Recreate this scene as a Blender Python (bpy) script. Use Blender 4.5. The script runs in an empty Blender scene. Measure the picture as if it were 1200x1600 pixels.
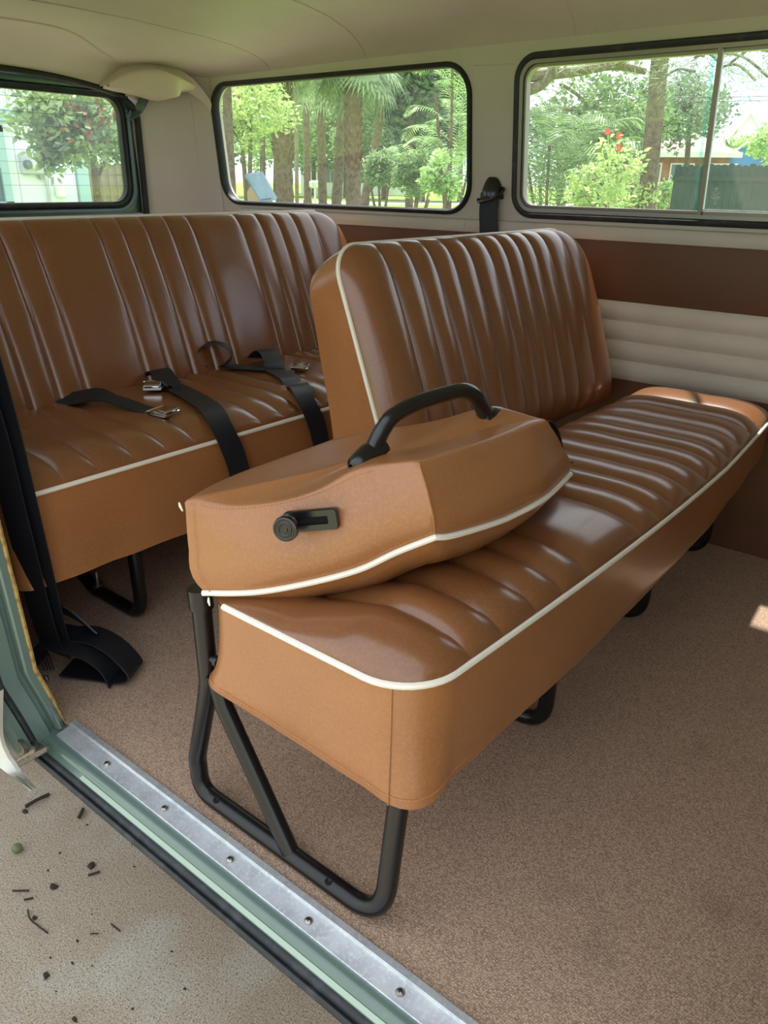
import bpy, math, random
import numpy as np
from mathutils import Vector, Matrix, noise
random.seed(7)
rng = np.random.default_rng(7)
PI = math.pi
S = bpy.context.scene
COL = S.collection

# ------------------------------------------------------------------ camera, sky, sun, exposure
cam_data = bpy.data.cameras.new('camera')
cam = bpy.data.objects.new('camera', cam_data)
COL.objects.link(cam)
CR = Vector((0.77466922, 0.63220511, 0.01429325))
CU = Vector((-0.25808663, 0.29544889, 0.91983762))
CF = Vector((-0.57730311, 0.71625879, -0.39203885))
FPX = 1220.0
EYE = Vector((0.0, 0.0, 0.88))
cam.matrix_world = Matrix(((CR.x, CU.x, -CF.x, EYE.x), (CR.y, CU.y, -CF.y, EYE.y), (CR.z, CU.z, -CF.z, EYE.z), (0, 0, 0, 1)))
cam_data.sensor_fit = 'VERTICAL'
cam_data.sensor_height = 36.0
cam_data.sensor_width = 27.0
cam_data.lens = FPX / 1600 * 36
cam_data.clip_start = 0.01
cam_data.clip_end = 600
S.camera = cam

SKY_STRENGTH = 1.15
SUN_STRENGTH = 5.6
world = bpy.data.worlds.new('sky')
S.world = world
world.use_nodes = True
nt = world.node_tree
nt.nodes.clear()
wo = nt.nodes.new('ShaderNodeOutputWorld')
bg = nt.nodes.new('ShaderNodeBackground')
tc = nt.nodes.new('ShaderNodeTexCoord')
nz = nt.nodes.new('ShaderNodeTexNoise')
nz.inputs['Scale'].default_value = 2.2
nz.inputs['Detail'].default_value = 6
rp = nt.nodes.new('ShaderNodeValToRGB')
rp.color_ramp.elements[0].position = 0.36
rp.color_ramp.elements[0].color = (0.62, 0.78, 0.98, 1)
rp.color_ramp.elements[1].position = 0.56
rp.color_ramp.elements[1].color = (0.94, 0.97, 1.0, 1)
nt.links.new(tc.outputs['Generated'], nz.inputs['Vector'])
nt.links.new(nz.outputs['Fac'], rp.inputs['Fac'])
nt.links.new(rp.outputs['Color'], bg.inputs['Color'])
bg.inputs['Strength'].default_value = SKY_STRENGTH
nt.links.new(bg.outputs['Background'], wo.inputs['Surface'])

sun_data = bpy.data.lights.new('sun', 'SUN')
sun_data.energy = SUN_STRENGTH
sun_data.angle = math.radians(1.5)
sun_data.color = (1.0, 0.97, 0.92)
sun = bpy.data.objects.new('sun', sun_data)
COL.objects.link(sun)
sun.location = (-3, 8, 20)
sun.rotation_euler = Vector((0.09, -0.12, -0.39)).to_track_quat('-Z', 'Y').to_euler()

S.view_settings.view_transform = 'Standard'
S.view_settings.look = 'None'
S.view_settings.gamma = 1.0
S.view_settings.use_curve_mapping = False
S.view_settings.exposure = 0.78
S.cycles.use_denoising = True
S.cycles.max_bounces = 12
S.cycles.diffuse_bounces = 6
S.cycles.transparent_max_bounces = 24

# ------------------------------------------------------------------ helpers
def lin(v):
    v /= 255.0
    return v / 12.92 if v <= 0.04045 else ((v + 0.055) / 1.055) ** 2.4

def rgb(r, g, b):
    return (lin(r), lin(g), lin(b), 1.0)

def mat(name, col, rough=0.5, metal=0.0, spec=0.5, bump=None, var=None, coat=0.0, trans=0.0, wear=None):
    """bump: list of (kind, scale, strength, distance); var: (scale, second colour, low, high)."""
    m = bpy.data.materials.new(name)
    m.use_nodes = True
    n = m.node_tree.nodes
    l = m.node_tree.links
    b = n['Principled BSDF']
    b.inputs['Base Color'].default_value = col
    b.inputs['Roughness'].default_value = rough
    b.inputs['Metallic'].default_value = metal
    b.inputs['Specular IOR Level'].default_value = spec
    if coat:
        b.inputs['Coat Weight'].default_value = coat
        b.inputs['Coat Roughness'].default_value = 0.17
    t = n.new('ShaderNodeTexCoord')
    cur = None
    for (sc, c2, lo, hi) in (var or []):
        x = n.new('ShaderNodeTexNoise')
        x.inputs['Scale'].default_value = sc
        x.inputs['Detail'].default_value = 5
        l.new(t.outputs['Object'], x.inputs['Vector'])
        r = n.new('ShaderNodeMapRange')
        r.inputs['From Min'].default_value = lo
        r.inputs['From Max'].default_value = hi
        l.new(x.outputs['Fac'], r.inputs['Value'])
        mx = n.new('ShaderNodeMix')
        mx.data_type = 'RGBA'
        l.new(r.outputs['Result'], mx.inputs['Factor'])
        if cur is None:
            mx.inputs['A'].default_value = col
        else:
            l.new(cur, mx.inputs['A'])
        mx.inputs['B'].default_value = c2
        cur = mx.outputs['Result']
    if cur is not None:
        l.new(cur, b.inputs['Base Color'])
    prev = None
    for (kind, sc, st, dist) in (bump or []):
        if kind == 'noise':
            x = n.new('ShaderNodeTexNoise')
            x.inputs['Detail'].default_value = 4
            o = x.outputs['Fac']
        else:
            x = n.new('ShaderNodeTexVoronoi')
            o = x.outputs['Distance']
        x.inputs['Scale'].default_value = sc
        l.new(t.outputs['Object'], x.inputs['Vector'])
        bp = n.new('ShaderNodeBump')
        bp.inputs['Strength'].default_value = st
        bp.inputs['Distance'].default_value = dist
        l.new(o, bp.inputs['Height'])
        if prev is not None:
            l.new(prev, bp.inputs['Normal'])
        prev = bp.outputs['Normal']
    if prev is not None:
        l.new(prev, b.inputs['Normal'])
    if trans:
        out = n['Material Output']
        tr = n.new('ShaderNodeBsdfTranslucent')
        if cur is not None:
            l.new(cur, tr.inputs['Color'])
        else:
            tr.inputs['Color'].default_value = col
        ms = n.new('ShaderNodeMixShader')
        ms.inputs[0].default_value = trans
        l.new(b.outputs[0], ms.inputs[1])
        l.new(tr.outputs[0], ms.inputs[2])
        l.new(ms.outputs[0], out.inputs['Surface'])
    return m

def glass_mat(name, tint, refl=0.05):
    m = bpy.data.materials.new(name)
    m.use_nodes = True
    n = m.node_tree.nodes
    l = m.node_tree.links
    n.remove(n['Principled BSDF'])
    tr = n.new('ShaderNodeBsdfTransparent')
    tr.inputs['Color'].default_value = tint
    gl = n.new('ShaderNodeBsdfGlossy')
    gl.inputs['Roughness'].default_value = 0.02
    lw = n.new('ShaderNodeLayerWeight')
    lw.inputs['Blend'].default_value = 0.5
    pw = n.new('ShaderNodeMath')
    pw.operation = 'POWER'
    pw.inputs[1].default_value = 5.0
    fr = n.new('ShaderNodeMath')
    fr.operation = 'MULTIPLY_ADD'
    fr.inputs[1].default_value = 0.9
    fr.inputs[2].default_value = 0.03
    l.new(lw.outputs['Facing'], pw.inputs[0])
    l.new(pw.outputs[0], fr.inputs[0])
    ms = n.new('ShaderNodeMixShader')
    l.new(fr.outputs[0], ms.inputs[0])
    l.new(tr.outputs[0], ms.inputs[1])
    l.new(gl.outputs[0], ms.inputs[2])
    df = n.new('ShaderNodeBsdfTranslucent')  # thin pale haze mixed in to lighten and wash out the view outside
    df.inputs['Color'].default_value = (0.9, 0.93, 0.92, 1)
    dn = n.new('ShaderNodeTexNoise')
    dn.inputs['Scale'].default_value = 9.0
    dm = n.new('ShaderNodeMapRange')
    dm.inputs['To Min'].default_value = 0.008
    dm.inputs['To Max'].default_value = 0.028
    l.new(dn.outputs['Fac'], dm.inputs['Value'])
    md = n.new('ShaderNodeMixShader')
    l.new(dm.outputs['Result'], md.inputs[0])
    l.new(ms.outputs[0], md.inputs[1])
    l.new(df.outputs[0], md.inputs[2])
    l.new(md.outputs[0], n['Material Output'].inputs['Surface'])
    return m

ORG = {}

class MB:
    def __init__(self):
        self.v = []
        self.f = []
    def add(self, v, f):
        o = len(self.v)
        self.v.extend([tuple(p) for p in v])
        self.f.extend([tuple(i + o for i in q) for q in f])
        return self
    def box(self, c, s, rot=None):
        c = Vector(c)
        pts = []
        for dx in (-.5, .5):
            for dy in (-.5, .5):
                for dz in (-.5, .5):
                    p = Vector((dx * s[0], dy * s[1], dz * s[2]))
                    if rot is not None:
                        p = rot @ p
                    pts.append(c + p)
        return self.add(pts, [(0, 1, 3, 2), (4, 6, 7, 5), (0, 4, 5, 1), (2, 3, 7, 6), (0, 2, 6, 4), (1, 5, 7, 3)])
    def rbox(self, c, s, bev, rot=None):
        """box with its vertical (local z) edges and rims bevelled"""
        hx, hy, hz = s[0] / 2, s[1] / 2, s[2] / 2
        rings = []
        for (ins, z) in ((bev, -hz), (0, -hz + bev), (0, hz - bev), (bev, hz)):
            r = []
            x, y = hx - ins, hy - ins
            k = bev
            for (sx, sy, first) in ((1, 1, 0), (-1, 1, 1), (-1, -1, 0), (1, -1, 1)):
                a = (sx * x, sy * (y - k), z)
                b = (sx * (x - k), sy * y, z)
                r += [a, b] if first == 0 else [b, a]
            rings.append(r)
        pts = []
        for r in rings:
            for p in r:
                q = Vector(p)
                if rot is not None:
                    q = rot @ q
                pts.append(Vector(c) + q)
        fs = []
        for i in range(3):
            for j in range(8):
                a, b = i * 8 + j, i * 8 + (j + 1) % 8
                fs.append((a, b, b + 8, a + 8))
        fs.append(tuple(range(7, -1, -1)))
        fs.append(tuple(range(24, 32)))
        return self.add(pts, fs)
    def tube(self, pts, r, n=10, closed=False, caps=True, up=None, flat=1.0):
        pts = [Vector(p) for p in pts]
        m = len(pts)
        rr = r if isinstance(r, (list, tuple)) else [r] * m
        vs, fs = [], []
        T = []
        for i in range(m):
            if closed:
                t = pts[(i + 1) % m] - pts[i - 1]
            else:
                t = pts[min(i + 1, m - 1)] - pts[max(i - 1, 0)]
            T.append(t.normalized() if t.length > 1e-9 else Vector((0, 0, 1)))
        u = up if up is not None else (Vector((0, 0, 1)) if abs(T[0].z) < 0.9 else Vector((1, 0, 0)))
        u = Vector(u)
        for i in range(m):
            t = T[i]
            u = (u - t * u.dot(t))
            if u.length < 1e-6:
                u = t.orthogonal()
            u.normalize()
            w = t.cross(u)
            for k in range(n):
                a = 2 * PI * k / n
                vs.append(pts[i] + (u * math.cos(a) * flat + w * math.sin(a)) * rr[i])
        for i in range(m if closed else m - 1):
            for k in range(n):
                a, b = i * n + k, i * n + (k + 1) % n
                j = ((i + 1) % m) * n
                fs.append((a, b, j + (k + 1) % n, j + k))
        if caps and not closed:
            fs.append(tuple(range(n - 1, -1, -1)))
            fs.append(tuple((m - 1) * n + k for k in range(n)))
        return self.add(vs, fs)
    def lathe(self, c, axis, prof, n=20):
        """prof: list of (radius, height along axis)"""
        c = Vector(c)
        a = Vector(axis).normalized()
        u = a.orthogonal().normalized()
        w = a.cross(u)
        vs, fs = [], []
        for (r, h) in prof:
            for k in range(n):
                t = 2 * PI * k / n
                vs.append(c + a * h + (u * math.cos(t) + w * math.sin(t)) * r)
        for i in range(len(prof) - 1):
            for k in range(n):
                p, q = i * n + k, i * n + (k + 1) % n
                fs.append((p, q, q + n, p + n))
        fs.append(tuple(range(n - 1, -1, -1)))
        fs.append(tuple((len(prof) - 1) * n + k for k in range(n)))
        return self.add(vs, fs)
    def grid(self, P, closed_u=False):
        """P: rows of points"""
        R, C = len(P), len(P[0])
        vs = [p for row in P for p in row]
        fs = []
        for i in range(R - 1):
            for j in range(C if closed_u else C - 1):
                k = (j + 1) % C
                fs.append((i * C + j, i * C + k, (i + 1) * C + k, (i + 1) * C + j))
        return self.add(vs, fs)
    def ribbon(self, path, width, wdir, th=0.0016):
        """a strap: path of points, width direction(s), thickness"""
        path = [Vector(p) for p in path]
        m = len(path)
        vs, fs = [], []
        for i, p in enumerate(path):
            t = (path[min(i + 1, m - 1)] - path[max(i - 1, 0)]).normalized()
            w = Vector(wdir[i] if isinstance(wdir, list) else wdir)
            w = (w - t * w.dot(t)).normalized()
            nn = t.cross(w)
            h = width / 2
            for (sx, sn) in ((-1, -1), (-.33, -1.15), (.33, -1.15), (1, -1), (1, 1), (.33, 1.15), (-.33, 1.15), (-1, 1)):
                vs.append(p + w * (h * sx) + nn * (th / 2 * sn))
        for i in range(m - 1):
            for k in range(8):
                a, b = i * 8 + k, i * 8 + (k + 1) % 8
                fs.append((a, b, b + 8, a + 8))
        fs.append(tuple(range(7, -1, -1)))
        fs.append(tuple((m - 1) * 8 + k for k in range(8)))
        return self.add(vs, fs)
    def build(self, name, m, parent=None, smooth=True, angle=40, **tags):
        return build(name, self.v, self.f, m, parent, smooth, angle, **tags)

def settag(o, label=None, cat=None, group=None, kind=None):
    if label:
        o['label'] = label
    if cat:
        o['category'] = cat
    if group:
        o['group'] = group
    if kind:
        o['kind'] = kind
    return o

def build(name, v, f, m, parent=None, smooth=True, angle=40, **tags):
    v = np.array(v, dtype=float)
    if parent is not None:
        org = ORG[parent.name]
    else:
        lo, hi = v.min(0), v.max(0)
        org = Vector(((lo[0] + hi[0]) / 2, (lo[1] + hi[1]) / 2, lo[2]))
    v = v - np.array(org)
    me = bpy.data.meshes.new(name)
    me.from_pydata(v.tolist(), [], [list(q) for q in f])
    me.materials.append(m)
    if smooth:
        me.shade_smooth()
        me.set_sharp_from_angle(angle=math.radians(angle))
    me.update()
    o = bpy.data.objects.new(name, me)
    COL.objects.link(o)
    if parent is not None:
        o.parent = parent
        ORG[o.name] = org
    else:
        o.location = org
        ORG[o.name] = Vector(org)
    return settag(o, **tags)

def thing(name, loc, **tags):
    o = bpy.data.objects.new(name, None)
    o.empty_display_size = 0.1
    COL.objects.link(o)
    o.location = loc
    ORG[o.name] = Vector(loc)
    return settag(o, **tags)

def copy_tree(o, parent=None, loc=None, rz=None, sc=None):
    c = o.copy()
    COL.objects.link(c)
    if parent is not None:
        c.parent = parent
    if loc is not None:
        c.location = loc
    if rz is not None:
        c.rotation_euler = (0, 0, rz)
    if sc is not None:
        c.scale = (sc, sc, sc)
    for ch in o.children:
        copy_tree(ch, c)
    return c

def fillet(pts, r, n=8):
    pts = [Vector(p) for p in pts]
    out = [pts[0]]
    for i in range(1, len(pts) - 1):
        a, b, c = pts[i - 1], pts[i], pts[i + 1]
        u, w = (a - b), (c - b)
        lim = min(u.length, w.length) * 0.49
        u.normalize()
        w.normalize()
        ang = u.angle(w)
        d = min(r / math.tan(ang / 2), lim) if ang < PI - 0.01 else 0
        if d == 0:
            out.append(b)
            continue
        p0, p1 = b + u * d, b + w * d
        for k in range(n + 1):
            t = k / n
            out.append(p0 * (1 - t) ** 2 + b * 2 * t * (1 - t) + p1 * t * t)
    out.append(pts[-1])
    return out

def spline(pts, n=8):
    """Catmull-Rom through the points"""
    P = [Vector(p) for p in pts]
    out = []
    for i in range(len(P) - 1):
        p0 = P[max(i - 1, 0)]
        p1, p2 = P[i], P[i + 1]
        p3 = P[min(i + 2, len(P) - 1)]
        for k in range(n):
            t = k / n
            out.append(0.5 * ((2 * p1) + (p2 - p0) * t + (2 * p0 - 5 * p1 + 4 * p2 - p3) * t * t + (3 * p1 - p0 - 3 * p2 + p3) * t ** 3))
    out.append(P[-1])
    return out

def rrect(x0, x1, z0, z1, r, n=8):
    out = []
    for (cx, cz, a0) in ((x1 - r, z1 - r, 0), (x0 + r, z1 - r, 90), (x0 + r, z0 + r, 180), (x1 - r, z0 + r, 270)):
        for k in range(n + 1):
            a = math.radians(a0 + 90 * k / n)
            out.append((cx + r * math.cos(a), cz + r * math.sin(a)))
    return out

def sheet_with_holes(outer, holes, fn, flip=False):
    """2-D sheet with holes, mapped to 3-D by fn(u, v)"""
    import bmesh
    bm = bmesh.new()
    edges = []
    for loop in [outer] + holes:
        vs = [bm.verts.new((p[0], p[1], 0)) for p in loop]
        for i in range(len(vs)):
            edges.append(bm.edges.new((vs[i], vs[(i + 1) % len(vs)])))
    bmesh.ops.triangle_fill(bm, use_beauty=True, use_dissolve=False, edges=edges)
    bm.verts.index_update()
    v = [fn(p.co.x, p.co.y) for p in bm.verts]
    f = [tuple(q.index for q in fc.verts) for fc in bm.faces]
    bm.free()
    return v, f

def ring(mb, loops, fn):
    """loops: list of (loop2d, depth); closed band through them mapped by fn(u, v, d)"""
    P = [[fn(p[0], p[1], d) for p in lp] for (lp, d) in loops]
    mb.grid(P, closed_u=True)
    return mb

def at(px, py, D):
    """the place at horizontal distance D in the direction the photograph shows at that spot"""
    d = CF * FPX + CR * (px - 600) - CU * (py - 800)
    k = D / math.hypot(d.x, d.y)
    return EYE + d * k

# ------------------------------------------------------------------ materials
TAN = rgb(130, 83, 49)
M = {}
M['leather'] = mat('tan_vinyl', TAN, 0.30, spec=0.6, coat=0.5, bump=[('voronoi', 700, 0.06, 0.0005), ('noise', 60, 0.03, 0.002)], var=[(9, rgb(122, 76, 42), 0.35, 0.7), (240, rgb(138, 89, 51), 0.45, 0.8)])  # same vinyl as the skirts, toned darker to stand for cabin shade
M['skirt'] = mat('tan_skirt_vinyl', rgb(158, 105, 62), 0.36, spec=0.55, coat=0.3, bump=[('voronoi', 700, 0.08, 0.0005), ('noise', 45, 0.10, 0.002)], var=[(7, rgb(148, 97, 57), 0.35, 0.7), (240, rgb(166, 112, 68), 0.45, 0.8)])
M['thread'] = mat('tan_thread', rgb(190, 130, 80), 0.7)
M['piping'] = mat('cream_piping', rgb(236, 230, 216), 0.42, bump=[('noise', 200, 0.05, 0.001)])
M['panel'] = mat('tan_door_card', rgb(108, 71, 48), 0.5, spec=0.4, bump=[('voronoi', 800, 0.08, 0.0005)], var=[(6, rgb(100, 66, 45), 0.4, 0.7)])
M['creamvinyl'] = mat('cream_vinyl', rgb(222, 214, 200), 0.5, spec=0.35, bump=[('voronoi', 900, 0.06, 0.0004)], var=[(5, rgb(212, 204, 190), 0.4, 0.7)])
M['headliner'] = mat('headliner_vinyl', rgb(206, 198, 192), 0.55, spec=0.3, bump=[('voronoi', 500, 0.05, 0.0005), ('noise', 4, 0.22, 0.02)], var=[(2.5, rgb(196, 188, 180), 0.4, 0.7)])
M['creampaint'] = mat('cream_paint', rgb(200, 193, 182), 0.38, spec=0.45, var=[(3, rgb(192, 185, 173), 0.4, 0.7)])
M['coverplastic'] = mat('cream_plastic', rgb(212, 201, 186), 0.4, spec=0.45)
M['green'] = mat('green_paint', rgb(102, 122, 114), 0.22, spec=0.5, coat=0.4, var=[(5, rgb(95, 115, 107), 0.4, 0.7), (60, rgb(108, 130, 119), 0.6, 0.8)])
M['darkgreen'] = mat('dark_green_paint', rgb(58, 80, 76), 0.3, spec=0.5, coat=0.3)
M['palegreen'] = mat('pale_green_bead', rgb(176, 196, 176), 0.4)
M['doorcream'] = mat('pale_door_paint', rgb(196, 196, 184), 0.35, coat=0.2)
M['alu'] = mat('brushed_aluminium', rgb(205, 210, 216), 0.5, metal=0.7, bump=[('noise', 160, 0.08, 0.001)], var=[(30, rgb(180, 187, 194), 0.4, 0.7), (200, rgb(225, 228, 232), 0.5, 0.8)])
M['chrome'] = mat('chrome', rgb(220, 222, 225), 0.12, metal=1.0)
M['steel'] = mat('steel', rgb(168, 165, 158), 0.35, metal=1.0, var=[(120, rgb(110, 104, 96), 0.45, 0.7)])
M['blacksteel'] = mat('black_painted_steel', rgb(15, 15, 17), 0.28, spec=0.5, bump=[('noise', 120, 0.05, 0.001)])
M['hole'] = mat('dark_hole', rgb(6, 6, 6), 0.9)
M['rubber'] = mat('black_rubber', rgb(24, 25, 26), 0.5, spec=0.4, bump=[('noise', 70, 0.1, 0.001)], var=[(25, rgb(44, 46, 48), 0.5, 0.75)])
M['wornrubber'] = mat('worn_rubber', rgb(44, 47, 50), 0.55, spec=0.4, bump=[('noise', 60, 0.15, 0.001)], var=[(40, rgb(66, 70, 74), 0.5, 0.75)])
M['greyframe'] = mat('grey_aluminium_frame', rgb(150, 145, 136), 0.4, metal=0.6)
M['webbing'] = mat('black_webbing', rgb(28, 30, 36), 0.5, spec=0.45, bump=[('noise', 900, 0.2, 0.0005)])
M['plastic'] = mat('black_plastic', rgb(14, 14, 15), 0.26, spec=0.5, coat=0.4, bump=[('voronoi', 900, 0.12, 0.0004)])
M['foam'] = mat('yellow_foam', rgb(178, 148, 88), 0.9, bump=[('noise', 120, 0.8, 0.004)], var=[(60, rgb(120, 96, 56), 0.45, 0.7)])
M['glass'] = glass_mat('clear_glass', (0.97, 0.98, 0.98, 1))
M['wire'] = mat('heater_wire', rgb(92, 90, 88), 0.5)
M['etch'] = mat('etched_white', rgb(225, 235, 232), 0.8)
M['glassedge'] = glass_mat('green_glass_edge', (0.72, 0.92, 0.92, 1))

# carpet: woven loops in colour and relief
def carpet_mat():
    m = bpy.data.materials.new('loop_carpet')
    m.use_nodes = True
    n, l = m.node_tree.nodes, m.node_tree.links
    b = n['Principled BSDF']
    b.inputs['Roughness'].default_value = 0.95
    b.inputs['Specular IOR Level'].default_value = 0.1
    b.inputs['Sheen Weight'].default_value = 0.15
    t = n.new('ShaderNodeTexCoord')
    mp = n.new('ShaderNodeMapping')
    mp.inputs['Rotation'].default_value = (0, 0, math.radians(12))
    mp.inputs['Scale'].default_value = (1.0, 1.35, 1.0)
    l.new(t.outputs['Object'], mp.inputs['Vector'])
    v = n.new('ShaderNodeTexVoronoi')
    v.inputs['Scale'].default_value = 330
    v.inputs['Randomness'].default_value = 0.55
    l.new(mp.outputs['Vector'], v.inputs['Vector'])
    r = n.new('ShaderNodeValToRGB')
    r.color_ramp.elements[0].position = 0.05
    r.color_ramp.elements[0].color = rgb(226, 195, 168)
    r.color_ramp.elements[1].position = 0.75
    r.color_ramp.elements[1].color = rgb(148, 121, 101)
    l.new(v.outputs['Distance'], r.inputs['Fac'])
    x = n.new('ShaderNodeTexNoise')
    x.inputs['Scale'].default_value = 420
    x.inputs['Detail'].default_value = 3
    l.new(t.outputs['Object'], x.inputs['Vector'])
    mx = n.new('ShaderNodeMix')
    mx.data_type = 'RGBA'
    mx.blend_type = 'OVERLAY'
    mx.inputs['Factor'].default_value = 0.45
    l.new(r.outputs['Color'], mx.inputs['A'])
    l.new(x.outputs['Fac'], mx.inputs['B'])
    y = n.new('ShaderNodeTexNoise')
    y.inputs['Scale'].default_value = 7
    y.inputs['Detail'].default_value = 5
    l.new(t.outputs['Object'], y.inputs['Vector'])
    yr = n.new('ShaderNodeMapRange')
    yr.inputs['From Min'].default_value = 0.6
    yr.inputs['From Max'].default_value = 0.8
    yr.inputs['To Max'].default_value = 0.35
    l.new(y.outputs['Fac'], yr.inputs['Value'])
    m2 = n.new('ShaderNodeMix')
    m2.data_type = 'RGBA'
    l.new(yr.outputs['Result'], m2.inputs['Factor'])
    l.new(mx.outputs['Result'], m2.inputs['A'])
    m2.inputs['B'].default_value = rgb(98, 78, 66)
    l.new(m2.outputs['Result'], b.inputs['Base Color'])
    bp = n.new('ShaderNodeBump')
    bp.invert = True
    bp.inputs['Strength'].default_value = 0.55
    bp.inputs['Distance'].default_value = 0.003
    l.new(v.outputs['Distance'], bp.inputs['Height'])
    l.new(bp.outputs['Normal'], b.inputs['Normal'])
    return m
M['carpet'] = carpet_mat()
M['concrete'] = mat('driveway_concrete', rgb(160, 146, 126), 0.9, spec=0.2, bump=[('noise', 380, 0.35, 0.002), ('noise', 30, 0.2, 0.004)],
                    var=[(5, rgb(172, 165, 153), 0.5, 0.66), (280, rgb(92, 80, 67), 0.50, 0.70), (440, rgb(222, 214, 200), 0.53, 0.72), (2.2, rgb(136, 121, 101), 0.5, 0.75)])
M['debris'] = mat('dark_debris', rgb(48, 38, 30), 0.85)
M['acorn'] = mat('green_acorn', rgb(96, 108, 70), 0.5)

# ------------------------------------------------------------------ van shell
YF, YN, YC = 2.013, 0.455, 1.26          # far lining, near lining, centre line
XR, XFR = -2.60, 1.30                    # tailgate, front end
def lean(z):
    return max(0.0, z - 0.78) * 0.1
def wf(x, z, d=0.0):                     # far side wall, d towards the cabin
    return (x, YF - lean(z) - d, z)
def wn(x, z, d=0.0):                     # near side wall
    return (x, YN + lean(z) + d, z)
def wr(y, z, d=0.0):                     # tailgate plane, d towards the cabin
    return (XR + d, y, z)

def solid(o, t):
    md = o.modifiers.new('thickness', 'SOLIDIFY')
    md.thickness = t
    md.offset = -1
    return o

# floor
mb = MB()
xs = sorted(list(np.linspace(-1.85, XFR, 40)) + [-1.155, -1.140])
mb.grid([[(x, y, 0.0) for y in np.linspace(0.515 if x > -1.15 else .47, YF, 20)] for x in xs])
mb.grid([[(x, y, -0.03) for y in np.linspace(YF, 0.515, 20)] for x in xs])
mb.build('floor', M['carpet'], label='brown loop pile carpet covering the van floor', kind='structure')
# bulkhead and engine deck behind the rear bench
mb = MB()
mb.box((-1.82, YC, 0.29), (0.04, 1.50, 0.58))
mb.box((-2.22, YC, 0.60), (0.80, 1.50, 0.03))
mb.build('trim_1', M['carpet'], smooth=False, label='carpeted bulkhead and deck behind the rear bench', kind='structure')

# far side wall with two window openings
W2 = (-2.393, -1.315, 0.787, 1.175)
W3 = (-1.184, -0.200, 0.787, 1.178)
def hole(w, ins, r):
    return rrect(w[0] + ins, w[1] - ins, w[2] + ins, w[3] - ins, r)
outer = [(-2.44, 0.743), (XFR, 0.743), (XFR, 0.785), (XFR, 1.21), (-2.44, 1.21), (-2.44, 0.785)]
def wall_sheet(fn, W, side, x0, x1, label):
    out = [(x0, 0.735), (x1, 0.735), (x1, 1.21), (x0, 1.21)]
    v, f = sheet_with_holes(out, [hole(w, 0.009, r) for (w, r) in W], lambda a, b: fn(a, b))
    # an outer skin with the same openings gives the wall its depth
    k = len(v)
    v2, f2 = sheet_with_holes(out, [hole(w, 0.009, r) for (w, r) in W], lambda a, b: fn(a, b, -0.035))
    v = v + v2
    f = f + [tuple(i + k for i in q) for q in f2]
    m_ = MB()
    m_.add(v, f)
    for (w, r) in W:
        h = hole(w, 0.009, r)
        m_.grid([[fn(p[0], p[1], 0) for p in h], [fn(p[0], p[1], -0.035) for p in h]], closed_u=True)
    return m_.build(side, M['creampaint'], angle=25, label=label, kind='structure')
wall_far = wall_sheet(wf, [(W2, 0.075), (W3, 0.06)], 'wall_back', -2.44, XFR, 'cream painted far side wall of the van around the side windows')
# lower skirt of the wall: tan card, four cream pleats, tan card
def padded(z0, z1, x0, x1, y, bulge, n=8):
    m_ = MB()
    rows = []
    for k in range(n + 1):
        t = k / n
        z = z0 + (z1 - z0) * t
        d = bulge * (1 - abs(2 * t - 1) ** 2.4)
        rows.append([(x, y - d, z) for x in np.linspace(x0, x1, 30)])
    m_.grid(rows)
    m_.grid([[(x0, y + 0.02, z0), (x1, y + 0.02, z0)], [(x0, y, z0), (x1, y, z0)]])
    m_.grid([[(x0, y, z1), (x1, y, z1)], [(x0, y + 0.02, z1), (x1, y + 0.02, z1)]])
    return m_
padded(0.5965, 0.744, -1.86, XFR, YF, 0.006).build('upper_panel', M['panel'], wall_far, label='dark tan card under the window ledge')
zs = [0.3945, 0.446, 0.496, 0.546, 0.5955]
for i in range(4):
    padded(zs[i], zs[i + 1], -1.86, XFR, YF, 0.010).build('pleat', M['creamvinyl'], wall_far, angle=60)
padded(-0.02, 0.394, -1.86, XFR, YF, 0.004).build('lower_panel', M['panel'], wall_far, label='tan card from the cream pleats to the carpet')
# painted ledge under the windows
mb = MB()
prof = [(0.0, 0.742), (0.010, 0.744), (0.012, 0.750), (0.012, 0.768), (0.009, 0.776), (0.0, 0.780)]
mb.grid([[(x, YF - d, z) for x in np.linspace(-2.3, XFR, 20)] for (d, z) in prof])
mb.build('trim_2', M['creampaint'], label='cream painted ledge under the far side windows', kind='structure', angle=30)
mb = MB()
mb.tube([(-1.335, YF - 0.0125, 0.744), (-1.330, YF - 0.0125, 0.766), (-1.318, YF - 0.004, 0.785)], 0.0012, 6)
mb.tube([wf(-1.312, 1.160, 0.0), wf(-1.25, 1.157, 0.001), wf(-1.186, 1.155, 0.0)], 0.0016, 6)
mb.build('seam', M['headliner'], wall_far, label='joints in the lining on the pillar')

def seal_ring(name, fn, w, r, wid, dep, m_, parent, **tags):
    m2 = MB()
    def lp(i):
        return rrect(w[0] + i, w[1] - i, w[2] + i, w[3] - i, max(r - i, 0.012))
    ring(m2, [(lp(0), -0.002), (lp(0.001), dep * .6), (lp(wid * .3), dep), (lp(wid * .7), dep), (lp(wid), dep * .5), (lp(wid), -0.02)], fn)
    return m2.build(name, m_, parent, angle=50, **tags)
def pane(name, fn, loop, d, m_, parent, th=0.004, **tags):
    m2 = MB()
    k = len(loop)
    v = [fn(p[0], p[1], d) for p in loop] + [fn(p[0], p[1], d - th) for p in loop]
    f = [tuple(range(k)), tuple(range(2 * k - 1, k - 1, -1))]
    m2.add(v, f)
    return m2.build(name, m_, parent, smooth=False, **tags)

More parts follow.
